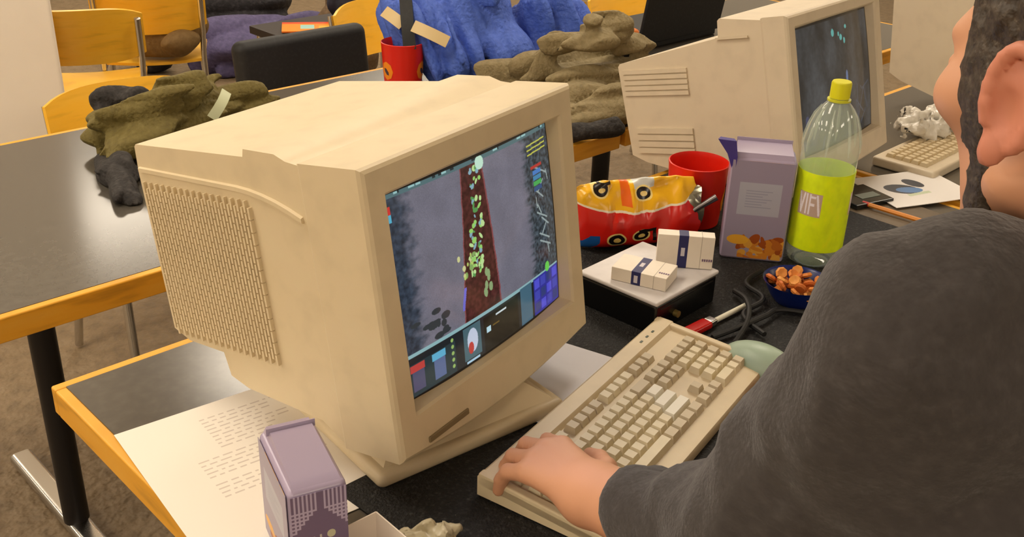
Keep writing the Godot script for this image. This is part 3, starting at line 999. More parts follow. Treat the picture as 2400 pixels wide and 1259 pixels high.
func snacks():
	# near carton
	var t := thing("biscuit_pack", "lavender biscuit pack with dark striped end, standing beside the printed sheet", "pack", Vector3(-0.207, TABLE, -0.862), 0.47)
	var size := Vector3(0.060, 0.142, 0.118)
	biscuit_pack(t, size)
	panel(t, "striped_print", 0.056, 0.122, print_mat(pack_side(), 0.4), Transform3D(Basis.IDENTITY, Vector3(0, 0.067, size.z / 2 + 0.0007)))
	panel(t, "picture_print", 0.108, 0.120, print_mat(pack_front(), 0.35), Transform3D(Basis(Vector3.UP, -PI / 2), Vector3(-size.x / 2 - 0.0007, 0.067, 0)))
	# far pack, seen from its broad side
	t = thing("biscuit_pack", "purple biscuit pack with pale square label, standing between red mug and green bottle", "pack", Vector3(0.418, TABLE + 0.003, -1.668), -0.16)
	size = Vector3(0.108, 0.200, 0.066)
	biscuit_pack(t, size)
	panel(t, "picture_print", 0.102, 0.176, print_mat(pack_front(), 0.35), Transform3D(Basis.IDENTITY, Vector3(0, 0.094, size.z / 2 + 0.0007)))
	var mb := MB.new()
	mb.loops([[Vector3(-0.052, 0.165, 0.03), Vector3(-0.046, 0.165, 0.034), Vector3(-0.046, 0.168, 0.028), Vector3(-0.05, 0.168, 0.026)], [Vector3(-0.062, 0.19, 0.03), Vector3(-0.045, 0.188, 0.036), Vector3(-0.046, 0.19, 0.028), Vector3(-0.06, 0.192, 0.024)], [Vector3(-0.080, 0.214, 0.03), Vector3(-0.050, 0.216, 0.04), Vector3(-0.054, 0.217, 0.03), Vector3(-0.076, 0.216, 0.022)]], true, true)
	part(t, "torn_flap", mb, mk(Color(0.22, 0.14, 0.50), 0.25))

	mug(Vector3(0.335, TABLE + 0.003, -1.800), 0.4, "red mug with yellow flowers between snack bag and purple pack")

	# red and yellow snack bag lying open towards the mug
	t = thing("snack_bag", "open red and yellow crisp bag lying behind the black case", "snack bag", Vector3(0.215, TABLE + 0.003, -1.690), 0.28)
	var img := img_new(512, 320, Color(0.84, 0.12, 0.08))
	for x in 512:
		var e := 128.0 - 50.0 * pow((x - 230.0) / 260.0, 2.0)
		img.fill_rect(Rect2i(x, 0, 1, int(e)), Color(0.95, 0.72, 0.12))
		img.fill_rect(Rect2i(x, int(e), 1, 9), Color(0.95, 0.90, 0.80))
	img.fill_rect(Rect2i(180, 0, 34, 110), Color(0.94, 0.42, 0.10))
	img.fill_rect(Rect2i(232, 0, 90, 44), Color(0.80, 0.80, 0.78))
	for p in [[100, 40], [268, 62], [150, 250], [250, 236]]:
		blob(img, p[0], p[1], 38, 32, Color(0.96, 0.86, 0.55)); blob(img, p[0], p[1], 31, 25, Color(0.10, 0.07, 0.06)); blob(img, p[0] + 2, p[1] + 2, 15, 11, Color(0.96, 0.84, 0.50))
	img.fill_rect(Rect2i(88, 12, 56, 14), Color(0.10, 0.07, 0.06)); img.fill_rect(Rect2i(236, 206, 78, 14), Color(0.10, 0.07, 0.06)); img.fill_rect(Rect2i(300, 220, 14, 46), Color(0.10, 0.07, 0.06))
	line(img, Vector2(30, 300), Vector2(70, 250), 34, Color(0.10, 0.35, 0.66))
	img.fill_rect(Rect2i(330, 230, 60, 60), Color(0.92, 0.55, 0.10))
	var n := smooth_noise(14, 16.0)
	mb = MB.new()
	var rings := []
	for i in 29:
		var u := i / 28.0
		var x := lerpf(-0.110, 0.110, u)
		var e := pow(maxf(0.0, 1.0 - pow(absf(u * 2 - 1), 5.0)), 0.6)
		if u > 0.8: e = maxf(e, 0.75)
		var ring := []
		for k in 28:
			var a := TAU * k / 28.0
			var ca := signf(cos(a)) * pow(absf(cos(a)), 0.75)
			var sa := signf(sin(a)) * pow(absf(sin(a)), 0.62)
			var c := Vector3(x, 0.062 + 0.058 * sa * (0.86 + 0.14 * e), (0.038 * ca * (0.10 + 0.90 * e)) * (1.0 - 0.72 * maxf(0.0, sa)) - 0.012 * maxf(0.0, sa))
			c += Vector3(0, 0.7, 1) * 0.013 * n.get_noise_3d(c.x * 1.3, c.y, c.z)
			ring.append(c)
		rings.append(ring)
	mb.loops(rings, true, false)
	for i in mb.v.size(): mb.uv[i] = Vector2(clampf((mb.v[i].x + 0.115) / 0.23, 0, 1), clampf(1.0 - (mb.v[i].y - 0.0) / 0.125, 0, 1))
	part(t, "printed_film", mb, print_mat(img, 0.25), Transform3D.IDENTITY, 60.0)
	mb = MB.new()
	rings = []
	for i in 7:
		var u := i / 6.0
		var ring := []
		for k in 24:
			var a := TAU * k / 24.0
			var f := 1.0 - 0.5 * u
			var c := Vector3(0.1125 - 0.05 * u, 0.060 + 0.044 * sin(a) * f, 0.032 * cos(a) * f)
			c += Vector3(0.6, 1, 1) * 0.008 * n.get_noise_3dv(c * 1.6)
			ring.append(c)
		rings.append(ring)
	mb.loops(rings, false, true)
	part(t, "foil_lining", mb, mk(Color(0.55, 0.54, 0.48), 0.25, 0.8), Transform3D.IDENTITY, 30.0)

	# spoon handle that sticks out of the bag
	mb = MB.new()
	mb.tube([Vector3(0.292, 0.79, -1.690), Vector3(0.318, 0.815, -1.688), Vector3(0.352, 0.838, -1.690)], [0.004, 0.0045, 0.006], 10)
	var o := part(self, "teaspoon", mb, mk(Color(0.42, 0.40, 0.40), 0.3, 0.9))
	tag(o, "dark teaspoon leaning from the snack bag against the red mug", "spoon")

	# black case with a silver lid and a knob
	t = thing("black_case", "black case with grey lid carrying the white packs", "case", Vector3(0.215, TABLE + 0.003, -1.466), 0.83)
	mb = MB.new()
	mb.rbox(Vector3(0.162, 0.050, 0.147), 0.005, Transform3D(Basis.IDENTITY, Vector3(0, 0.025, 0)), 2)
	part(t, "body", mb, M.black_gloss)
	mb = MB.new()
	mb.rbox(Vector3(0.166, 0.007, 0.151), 0.003, Transform3D(Basis.IDENTITY, Vector3(0, 0.0535, 0)), 2)
	part(t, "lid", mb, grained(Color(0.82, 0.80, 0.80), 0.04, 6.0, 0.3, 53))
	mb = MB.new()
	mb.tube([Vector3(-0.030, 0.022, 0.073), Vector3(-0.030, 0.022, 0.081)], 0.0055, 14)
	part(t, "knob", mb, mk(Color(0.62, 0.55, 0.32), 0.35, 0.6))
	mb = MB.new()
	mb.rbox(Vector3(0.140, 0.002, 0.002), 0.0008, Transform3D(Basis.IDENTITY, Vector3(0, 0.042, 0.0736)), 1)
	part(t, "lid_seam", mb, M.steel_dark)
	var top := TABLE + 0.0602
	cigarette_pack(Vector3(0.203, top, -1.436), Basis(Vector3.UP, -0.44), "white cigarette pack lying flat, its navy band across the middle")
	cigarette_pack(Vector3(0.272, top + 0.028, -1.500), Basis(Vector3.UP, -0.10) * Basis(Vector3.RIGHT, PI / 2), "white cigarette pack standing on its side in front of purple pack")

	# bottle
	bottle(Vector3(0.522, TABLE + 0.003, -1.650))

	# blue bowl of crackers
	t = thing("blue_bowl", "dark blue bowl full of orange crackers below the green bottle", "bowl", Vector3(0.455, TABLE + 0.003, -1.490), 0.0)
	mb = MB.new()
	mb.lathe([Vector2(0.001, 0.0), Vector2(0.030, 0.0), Vector2(0.040, 0.012), Vector2(0.052, 0.036), Vector2(0.054, 0.038), Vector2(0.050, 0.036), Vector2(0.038, 0.016), Vector2(0.001, 0.010)], 32)
	part(t, "shell", mb, mk(Color(0.06, 0.14, 0.42), 0.3))
	var rng := RandomNumberGenerator.new()
	rng.seed = 6
	mb = MB.new()
	mb.lathe([Vector2(0.0, -0.003), Vector2(0.008, -0.003), Vector2(0.0105, 0.0), Vector2(0.008, 0.004), Vector2(0.004, 0.0015), Vector2(0.0, 0.001)], 8)
	var cm := mb.mesh()
	var cmats := [mk(Color(0.86, 0.52, 0.20), 0.6), mk(Color(0.80, 0.42, 0.14), 0.6), mk(Color(0.90, 0.62, 0.30), 0.6)]
	for k in 26:
		var a := k * 2.4
		var r := 0.042 * sqrt((k % 13) / 13.0)
		var c := put(self, "cracker", cm, cmats[k % 3], Transform3D(Basis.from_euler(Vector3(rng.randf_range(-0.9, 0.9), a, rng.randf_range(-0.9, 0.9))), Vector3(0.455 + cos(a) * r, TABLE + (0.030 if k < 13 else 0.041) + 0.004 * rng.randf() - r * 0.12, -1.490 + sin(a) * r)))
		tag(c, "small orange cracker heaped in the dark blue bowl", "cracker", "crackers in the blue bowl")

	# lighter, white pen, mouse, cables
	t = thing("lighter", "red plastic lighter lying behind the keyboard's far end", "lighter", Vector3(0.280, TABLE + 0.011, -1.372), 0.76)
	mb = MB.new()
	mb.rbox(Vector3(0.058, 0.012, 0.022), 0.005, Transform3D.IDENTITY, 3)
	part(t, "tank", mb, mk(Color(0.75, 0.10, 0.09), 0.2))
	mb = MB.new()
	mb.rbox(Vector3(0.016, 0.011, 0.018), 0.003, Transform3D(Basis.IDENTITY, Vector3(0.034, 0, 0)), 2)
	part(t, "metal_hood", mb, M.chrome)
	t = thing("pen", "slim white pen pointing away from the red lighter", "pen", Vector3(0.338, TABLE + 0.010, -1.425), 0.76)
	mb = MB.new()
	mb.tube([Vector3(-0.045, 0, 0), Vector3(0.045, 0, 0)], 0.0042, 12)
	part(t, "barrel", mb, mk(Color(0.90, 0.88, 0.80), 0.35))
	mb = MB.new()
	mb.tube([Vector3(0.045, 0, 0), Vector3(0.056, 0, 0)], [0.004, 0.001], 12)
	part(t, "tip", mb, M.black)
	t = thing("computer_mouse", "pale grey green computer mouse at the keyboard's right end", "mouse", Vector3(0.352, TABLE + 0.003, -1.275), 0.9)
	var net := Net.new(Vector3(-0.045, -0.004, -0.07), Vector3(0.045, 0.05, 0.07), 0.004)
	net.ell(Transform3D(Basis.IDENTITY, Vector3(0, 0.004, 0.005)), Vector3(0.034, 0.036, 0.06), 0.0)
	net.slab(Vector3(0, 0.0, 0), Vector3(0, -1, 0))
	put(t, "shell", net.mesh(), mk(Color(0.62, 0.70, 0.62), 0.4))
	var ca := [
		[Vector3(0.38, 0.752, -1.36), Vector3(0.36, 0.752, -1.42), Vector3(0.40, 0.755, -1.47), Vector3(0.385, 0.752, -1.53), Vector3(0.42, 0.752, -1.58)],
		[Vector3(0.30, 0.752, -1.345), Vector3(0.34, 0.755, -1.37), Vector3(0.39, 0.756, -1.41), Vector3(0.42, 0.752, -1.44), Vector3(0.47, 0.752, -1.43)],
		[Vector3(0.33, 0.752, -1.33), Vector3(0.36, 0.758, -1.39), Vector3(0.37, 0.76, -1.45), Vector3(0.36, 0.752, -1.50)]]
	var cn := ["thick black cable coiled beside the pen", "black cable running past the pen towards the blue bowl", "short black cable looped between mouse and black case"]
	for k in 3:
		mb = MB.new()
		var cv := Curve3D.new()
		var pts: Array = ca[k]
		for i in pts.size():
			var d: Vector3 = (pts[mini(i + 1, pts.size() - 1)] - pts[maxi(i - 1, 0)]) / 5.0
			cv.add_point(pts[i], -d, d)
		mb.tube(Array(cv.tessellate(4, 3)), 0.0042, 8)
		o = part(self, "cable", mb, M.black)
		tag(o, cn[k], "cable")

	# folded white card, crumpled wrapper
	t = thing("cardboard_box", "small white cardboard box with open top in front of the lavender pack", "box", Vector3(-0.140, TABLE + 0.003, -0.816), 0.75)
	var card := grained(Color(0.90, 0.85, 0.79), 0.02, 4.0, 0.7, 61)
	for d in [[Vector3(0.075, 0.058, 0.0015), Vector3(0, 0.029, -0.03), "side_panel"], [Vector3(0.075, 0.058, 0.0015), Vector3(0, 0.029, 0.03), "side_panel"], [Vector3(0.0015, 0.058, 0.06), Vector3(-0.0375, 0.029, 0), "end_panel"], [Vector3(0.0015, 0.058, 0.06), Vector3(0.0375, 0.029, 0), "end_panel"], [Vector3(0.075, 0.0015, 0.06), Vector3(0, 0.001, 0), "bottom_panel"]]:
		mb = MB.new()
		mb.box(d[0], d[1])
		part(t, d[2], mb, card)
	net = Net.new(Vector3(-0.05, -0.006, -0.04), Vector3(0.05, 0.035, 0.04), 0.003)
	net.noise = smooth_noise(77, 38.0)
	net.ell(Transform3D(Basis.IDENTITY, Vector3(0, 0.008, 0)), Vector3(0.032, 0.014, 0.020), 0.0, false, 0.022)
	net.slab(Vector3.ZERO, Vector3(0, -1, 0))
	o = put(self, "crumpled_wrapper", net.mesh(), mk(Color(0.78, 0.74, 0.62), 0.35), Transform3D(Basis(Vector3.UP, 0.5), Vector3(-0.080, TABLE + 0.004, -0.880)))
	tag(o, "crumpled cream wrapper on the black cloth", "wrapper")

	# things right of the bottle, in front of the slotted monitor
	img = img_new(256, 192, Color(0.94, 0.92, 0.90))
	blob(img, 95, 95, 46, 30, Color(0.12, 0.14, 0.20), 0.4); blob(img, 110, 105, 36, 18, Color(0.34, 0.52, 0.74), 0.2); blob(img, 150, 70, 20, 30, Color(0.16, 0.18, 0.24), -0.4)
	line(img, Vector2(90, 135), Vector2(150, 130), 12, Color(0.80, 0.84, 0.72))
	mb = MB.new()
	mb.grid(6, 6, func(u: float, w: float) -> Vector3: return Vector3((u - 0.5) * 0.20, 0.006 + 0.004 * u * u, (w - 0.5) * 0.16), 0.0012)
	o = part(self, "printed_leaflet", mb, print_mat(img, 0.4), Transform3D(Basis(Vector3.UP, 0.35), Vector3(0.815, TABLE, -2.005)))
	tag(o, "white leaflet with a blue and black picture right of the green bottle", "leaflet")
	t = thing("disc_case", "dark plastic disc case lying beside the white leaflet", "disc case", Vector3(0.690, TABLE + 0.003, -1.945), 0.5)
	mb = MB.new()
	mb.rbox(Vector3(0.10, 0.010, 0.085), 0.002, Transform3D(Basis.IDENTITY, Vector3(0, 0.005, 0)), 1)
	part(t, "cover", mb, mk(Color(0.10, 0.11, 0.11), 0.15))
	mb = MB.new()
	mb.box(Vector3(0.05, 0.001, 0.022), Vector3(0.01, 0.0104, 0.01))
	part(t, "inlay", mb, mk(Color(0.40, 0.44, 0.38), 0.4))
	t = thing("pencil", "orange pencil with a red end beside the white leaflet", "pencil", Vector3(0.720, TABLE + 0.010, -1.875), -0.75)
	mb = MB.new()
	mb.tube([Vector3(-0.035, 0, 0), Vector3(0.075, 0, 0)], 0.0045, 6)
	part(t, "shaft", mb, mk(Color(0.88, 0.55, 0.14), 0.4), Transform3D.IDENTITY, 20.0)
	mb = MB.new()
	mb.tube([Vector3(-0.048, 0, 0), Vector3(-0.035, 0, 0)], 0.0046, 10)
	part(t, "end_cap", mb, mk(Color(0.80, 0.16, 0.10), 0.4))
	# brown paper under them
	mb = MB.new()
	mb.grid(4, 4, func(u: float, w: float) -> Vector3: return Vector3((u - 0.5) * 0.21, 0.0016, (w - 0.5) * 0.20), 0.0008)
	o = part(self, "brown_envelope", mb, grained(Color(0.42, 0.36, 0.28), 0.06, 4.0, 0.6, 62), Transform3D(Basis(Vector3.UP, 0.7), Vector3(0.715, TABLE, -1.86)))
	tag(o, "brown envelope lying under the pencil and the disc case", "envelope")
	# second keyboard, seen edge on
	t = thing("keyboard", "beige keyboard in front of the slotted monitor, beyond the leaflet", "keyboard", Vector3(0.93, TABLE, -2.215), 0.80)
	mb = MB.new()
	mb.rbox(Vector3(0.30, 0.022, 0.14), 0.006, Transform3D(Basis.IDENTITY, Vector3(0, 0.0112, 0)), 2)
	part(t, "case", mb, M.plastic_grey)
	mb = MB.new()
	mb.frustum(0.0172, 0.0172, 0.0125, 0.0125, 0.008)
	var km := mb.mesh()
	for i in 14:
		for j in 5: put(t, "key", km, M.plastic, Transform3D(Basis.IDENTITY, Vector3(-0.124 + i * 0.019, 0.022, -0.04 + j * 0.019)))
	# crumpled clear wrapping
	net = Net.new(Vector3(-0.12, -0.01, -0.08), Vector3(0.12, 0.09, 0.08), 0.005)
	net.noise = smooth_noise(78, 22.0)
	net.ell(Transform3D(Basis.IDENTITY, Vector3(0, 0.02, 0)), Vector3(0.09, 0.028, 0.05), 0.0, false, 0.045)
	net.slab(Vector3.ZERO, Vector3(0, -1, 0))
	o = put(self, "plastic_wrapping", net.mesh(), mk(Color(0.88, 0.86, 0.82), 0.15), Transform3D(Basis(Vector3.UP, 0.8), Vector3(0.945, TABLE + 0.024, -2.33)))
	tag(o, "crumpled whitish plastic wrapping beyond the second keyboard", "wrapping")

func bottle(at: Vector3):
	var t := thing("soda_bottle", "clear soda bottle with yellow green label and yellow cap", "bottle", at, 1.15)
	var pet := mk(Color(0.86, 0.92, 0.86, 0.22), 0.06)
	pet.transparency = BaseMaterial3D.TRANSPARENCY_ALPHA
	var mb := MB.new()
	var prof := [Vector2(0.001, 0.006), Vector2(0.020, 0.004), Vector2(0.034, 0.0), Vector2(0.043, 0.006), Vector2(0.046, 0.018), Vector2(0.0465, 0.03), Vector2(0.0465, 0.185), Vector2(0.0465, 0.195), Vector2(0.047, 0.205), Vector2(0.0455, 0.222), Vector2(0.041, 0.242), Vector2(0.034, 0.262), Vector2(0.024, 0.278), Vector2(0.0165, 0.286), Vector2(0.0135, 0.292), Vector2(0.0133, 0.312)]
	mb.lathe(prof, 40)
	part(t, "bottle_body", mb, pet, Transform3D.IDENTITY, 60.0)
	# flutes moulded into the shoulder
	for k in 8:
		mb = MB.new()
		var a := TAU * k / 8.0
		var pts := []
		for p in [Vector2(0.0475, 0.204), Vector2(0.046, 0.222), Vector2(0.0415, 0.242), Vector2(0.0345, 0.262), Vector2(0.0255, 0.277)]: pts.append(Vector3(cos(a) * p.x, p.y, sin(a) * p.x))
		mb.tube(pts, [0.001, 0.0022, 0.0024, 0.002, 0.001], 8)
		part(t, "flute", mb, pet)
	mb = MB.new()
	mb.lathe([Vector2(0.0135, 0.286), Vector2(0.019, 0.287), Vector2(0.019, 0.290), Vector2(0.0135, 0.291)], 24)
	part(t, "neck_ring", mb, mk(Color(0.80, 0.80, 0.20), 0.35))
	mb = MB.new()
	var ring := []
	var rings := []
	for q in [[0.0155, 0.292], [0.0160, 0.294], [0.0160, 0.316], [0.0148, 0.319], [0.001, 0.3195]]:
		ring = []
		for k in 48:
			var a := TAU * k / 48.0
			var r: float = q[0] * (1.0 + (0.02 if k % 2 == 0 and q[0] > 0.0155 else 0.0))
			ring.append(Vector3(cos(a) * r, q[1], sin(a) * r))
		rings.append(ring)
	mb.loops(rings, true, true)
	part(t, "cap", mb, mk(Color(0.88, 0.86, 0.10), 0.35))
	# label sleeve with a small white word
	var img := img_new(512, 256, Color(0.74, 0.80, 0.06))
	var n := smooth_noise(19, 0.02)
	for y in 256:
		for x in 512:
			var g := n.get_noise_2d(x, y) * 0.07
			img.set_pixel(x, y, Color(0.90 + g, 0.99 + g, 0.08))
	img.fill_rect(Rect2i(0, 0, 512, 10), Color(0.86, 0.90, 0.30)); img.fill_rect(Rect2i(0, 236, 512, 8), Color(0.84, 0.84, 0.05))
	for c in [60, 230, 400]:
		img.fill_rect(Rect2i(c - 34, 92, 72, 44), Color(0.78, 0.68, 0.62))
		for l in [[0, 0, 8, 34], [8, 34, 16, 0], [24, 0, 24, 34], [34, 0, 34, 34], [34, 4, 48, 4], [34, 18, 46, 18], [54, 0, 64, 34]]:
			line(img, Vector2(c - 30 + l[0], 97 + l[1]), Vector2(c - 30 + l[2], 97 + l[3]), 5, Color(0.95, 0.92, 0.95))
	mb = MB.new()
	mb.lathe([Vector2(0.0473, 0.034), Vector2(0.0475, 0.036), Vector2(0.0475, 0.080), Vector2(0.0475, 0.130), Vector2(0.0475, 0.170), Vector2(0.0473, 0.172)], 48, Transform3D.IDENTITY, false)
	for i in mb.uv.size(): mb.uv[i].x = 1.0 - mb.uv[i].x
	part(t, "label", mb, print_mat(img, 0.35), Transform3D.IDENTITY, 60.0)

# ------------------------------------------------------------------ soft heaps
func heap(caps: Array, cell: float, wr: float, freq: float, seed_: int, k := 0.02, floor_y := -1.0, grain := Vector3(0.72, 0.0, -0.69)) -> ArrayMesh:
	var lo := Vector3(1e9, 1e9, 1e9)
	var hi := -lo
	for c in caps:
		var r := maxf(c[2], c[3]) + 0.05
		lo = lo.min(c[0].min(c[1]) - Vector3.ONE * r)
		hi = hi.max(c[0].max(c[1]) + Vector3.ONE * r)
	var net := Net.new(lo, hi, cell)
	net.noise = smooth_noise(seed_, freq)
	net.noise.fractal_octaves = 2
	net.fold = true
	net.grain = grain.normalized()
	net.noise.fractal_gain = 0.35
	for c in caps: net.cap(c[0], c[1], c[2], c[3], k, false, wr)
	if floor_y >= 0.0: net.slab(Vector3(0, floor_y, 0), Vector3.DOWN)
	return net.mesh()

func ribbon(mb: MB, a: Vector3, b: Vector3, up: Vector3, w: float, bow: float, thick := 0.003):
	var side := (b - a).normalized().cross(up).normalized()
	mb.grid(8, 1, func(u: float, v: float) -> Vector3: return a.lerp(b, u) + side * (v - 0.5) * w + up * bow * sin(PI * u), thick)

func school_chair(called: String, label: String, at: Vector3, turn: float, ply: Material, group := "") -> Node3D:
	# moulded plywood seat and back on a steel tube frame; it faces +z
	var t := thing(called, label, "chair", at, turn, group)
	var mb := MB.new()
	mb.grid(12, 10, func(u: float, w: float) -> Vector3:
		var x := (u - 0.5) * 0.40 * (1.0 - 0.06 * w)
		var z := lerpf(0.20, -0.18, w)
		return Vector3(x, 0.445 - 0.012 * cos((u - 0.5) * PI) - 0.02 * pow(1.0 - w, 4.0), z), 0.011)
	part(t, "seat", mb, ply)
	mb = MB.new()
	mb.grid(16, 10, func(u: float, w: float) -> Vector3:
		var e := (u - 0.5) * 2.0
		var rise := 0.19 * (1.0 - 0.28 * pow(absf(e), 4.0))
		var y := 0.640 + (0.5 - w) * rise
		return Vector3(e * 0.205, y, -0.205 - (y - 0.55) * 0.22 + 0.045 * e * e), 0.011)
	part(t, "backrest", mb, ply)
	for s in [-1.0, 1.0]:
		mb = MB.new()
		mb.tube([Vector3(s * 0.19, 0.01, 0.20), Vector3(s * 0.175, 0.42, 0.14)], 0.011, 10)
		part(t, "leg", mb, M.chrome)
		mb = MB.new()
		mb.tube([Vector3(s * 0.20, 0.01, -0.25), Vector3(s * 0.185, 0.30, -0.18), Vector3(s * 0.182, 0.45, -0.19), Vector3(s * 0.187, 0.56, -0.196), Vector3(s * 0.187, 0.70, -0.228)], 0.011, 10)
		part(t, "leg", mb, M.chrome)
		mb = MB.new()
		mb.tube([Vector3(s * 0.175, 0.420, 0.15), Vector3(s * 0.183, 0.420, -0.185)], 0.011, 10)
		part(t, "seat_rail", mb, M.chrome)
	return t

func back_row():
	var olive := grained(Color(0.40, 0.35, 0.15), 0.18, 5.0, 0.8, 71, 0.04, 3.0)
	var khaki := grained(Color(0.52, 0.46, 0.32), 0.14, 5.0, 0.8, 72, 0.04, 3.0)
	var dark := grained(Color(0.12, 0.10, 0.09), 0.3, 5.0, 0.8, 73, 0.04, 3.0)
	# olive jacket
	var t := thing("olive_jacket", "crumpled olive green jacket with dark lining on the back table", "jacket")
	put(t, "shell", heap([
		[Vector3(-0.857, 0.790, -2.082), Vector3(-0.777, 0.800, -2.103), 0.050, 0.050],
		[Vector3(-0.777, 0.800, -2.103), Vector3(-0.737, 0.810, -2.182), 0.050, 0.045],
		[Vector3(-0.747, 0.850, -2.126), Vector3(-0.702, 0.850, -2.173), 0.035, 0.030],
		[Vector3(-0.744, 0.790, -2.138), Vector3(-0.689, 0.790, -2.205), 0.045, 0.045],
		[Vector3(-0.713, 0.840, -2.206), Vector3(-0.593, 0.780, -2.356), 0.030, 0.020],
		[Vector3(-0.820, 0.770, -2.009), Vector3(-0.761, 0.770, -2.068), 0.035, 0.050],
		[Vector3(-0.694, 0.790, -2.220), Vector3(-0.606, 0.780, -2.327), 0.040, 0.030]], 0.006, 0.034, 13.0, 81, 0.022, TABLE + 0.001, Vector3(0.8, 0.1, -0.5)), olive)
	put(t, "sleeve", heap([
		[Vector3(-0.850, 0.745, -2.010), Vector3(-0.784, 0.748, -1.916), 0.016, 0.034],
		[Vector3(-0.784, 0.748, -1.916), Vector3(-0.722, 0.742, -1.808), 0.036, 0.026]], 0.005, 0.016, 16.0, 82, 0.03, TABLE + 0.001, Vector3(0.5, 0, 0.86)), dark)
	put(t, "lining", heap([
		[Vector3(-0.870, 0.840, -2.114), Vector3(-0.804, 0.850, -2.120), 0.025, 0.025],
		[Vector3(-0.870, 0.840, -2.114), Vector3(-0.868, 0.800, -2.079), 0.025, 0.020]], 0.006, 0.012, 14.0, 82, 0.02, TABLE + 0.001), dark)
	var mb := MB.new()
	ribbon(mb, Vector3(-0.632, 0.846, -2.184), Vector3(-0.655, 0.800, -2.140), Vector3(0.6, 0.5, 0.6).normalized(), 0.022, 0.012)
	part(t, "pale_strap", mb, mk(Color(0.78, 0.80, 0.66), 0.5))
	# khaki jacket
	t = thing("khaki_jacket", "heap of khaki jacket with raised hood behind the large monitor", "jacket")
	put(t, "shell", heap([
		[Vector3(0.009, 0.810, -2.575), Vector3(0.086, 0.880, -2.544), 0.025, 0.030],
		[Vector3(0.086, 0.880, -2.544), Vector3(0.177, 0.920, -2.522), 0.030, 0.030],
		[Vector3(0.177, 0.920, -2.522), Vector3(0.246, 0.900, -2.594), 0.030, 0.030],
		[Vector3(0.246, 0.900, -2.594), Vector3(0.325, 0.840, -2.693), 0.030, 0.025],
		[Vector3(-0.071, 0.790, -2.585), Vector3(0.026, 0.800, -2.602), 0.030, 0.045],
		[Vector3(0.026, 0.800, -2.594), Vector3(0.224, 0.800, -2.640), 0.045, 0.050],
		[Vector3(0.130, 0.790, -2.470), Vector3(0.253, 0.790, -2.579), 0.050, 0.060],
		[Vector3(0.126, 0.775, -2.330), Vector3(0.240, 0.775, -2.392), 0.040, 0.050],
		[Vector3(0.119, 0.780, -2.413), Vector3(0.208, 0.800, -2.392), 0.030, 0.030]], 0.006, 0.036, 12.0, 83, 0.024, TABLE + 0.001, Vector3(0.8, 0.05, -0.3)), khaki)
	put(t, "hem", heap([[Vector3(0.128, 0.765, -2.235), Vector3(0.225, 0.770, -2.270), 0.022, 0.022]], 0.007, 0.012, 14.0, 84, 0.02, TABLE + 0.001), dark)
	put(t, "lining", heap([
		[Vector3(0.113, 0.830, -2.659), Vector3(0.261, 0.830, -2.724), 0.040, 0.050]], 0.007, 0.012, 14.0, 84, 0.02, TABLE + 0.001), dark)
	# mug on the back table
	mug(Vector3(-0.298, TABLE, -2.626), 2.4, "red mug with yellow flowers standing on the back table before the blue jacket")
	# laptop with its back to us
	t = thing("laptop", "open black laptop seen from behind, pale emblem on its lid", "laptop", row(2.215, -0.69), FRAME + PI)
	mb = MB.new()
	mb.rbox(Vector3(0.39, 0.024, 0.27), 0.004, Transform3D(Basis.IDENTITY, Vector3(0, 0.0125, 0.137)), 2)
	part(t, "base", mb, M.black)
	var lid := Transform3D(Basis(Vector3.RIGHT, -0.16), Vector3(0, 0.02, 0))
	mb = MB.new()
	mb.rbox(Vector3(0.39, 0.28, 0.012), 0.004, lid * Transform3D(Basis.IDENTITY, Vector3(0, 0.14, -0.002)), 2)
	var l := part(t, "lid", mb, M.black)
	mb = MB.new()
	mb.lathe([Vector2(0.0, 0.0), Vector2(0.012, 0.0), Vector2(0.012, 0.002), Vector2(0.0, 0.002)], 16, lid * Transform3D(Basis(Vector3.RIGHT, -PI / 2) * Basis.from_scale(Vector3(1.0, 1.0, 1.5)), Vector3(-0.06, 0.155, -0.0075)))
	part(l, "emblem", mb, mk(Color(0.62, 0.54, 0.44), 0.4))
	# black padded chair behind the back table
	t = thing("padded_chair", "black padded chair pushed against the back table beside the blue jacket", "chair", row(1.22, -1.24, 0), FRAME)
	mb = MB.new()
	mb.rbox(Vector3(0.43, 0.34, 0.06), 0.028, Transform3D(Basis(Vector3.RIGHT, -0.14), Vector3(0, 0.635, 0)), 3)
	part(t, "backrest", mb, M.black)
	mb = MB.new()
	mb.rbox(Vector3(0.45, 0.07, 0.42), 0.03, Transform3D(Basis.IDENTITY, Vector3(0, 0.43, 0.22)), 3)
	part(t, "seat", mb, M.black)
	for s in [-1.0, 1.0]:
		for z in [0.02, 0.40]:
			mb = MB.new()
			mb.tube([Vector3(s * 0.2, 0.0, z), Vector3(s * 0.19, 0.41, z)], 0.012, 10)
			part(t, "leg", mb, M.steel_dark)
		mb = MB.new()
		mb.tube([Vector3(s * 0.19, 0.41, 0.02), Vector3(s * 0.19, 0.55, 0.0)], 0.012, 10)
		part(t, "back_post", mb, M.steel_dark)
	# chairs along the back table
	var g := "plywood chairs on steel tube frames"
	school_chair("plywood_chair", "golden plywood chair pushed up to the back table behind the olive jacket", Vector3(-0.885, 0, -2.435), FRAME - 0.08, M.ply, g)
	school_chair("plywood_chair", "golden plywood chair between the black padded chair and the blue jacket", Vector3(-0.36, 0, -3.59), FRAME + 0.1, M.ply, g)
	school_chair("plywood_chair", "golden plywood chair behind the orange bag", Vector3(0.53, 0, -3.95), FRAME, M.ply, g)
	# blue jackets
	var blue := grained(Color(0.27, 0.39, 0.76), 0.16, 4.0, 0.7, 74, 0.04, 3.0)
	t = thing("blue_jacket", "large blue work jacket with beige strips heaped on the back table", "jacket")
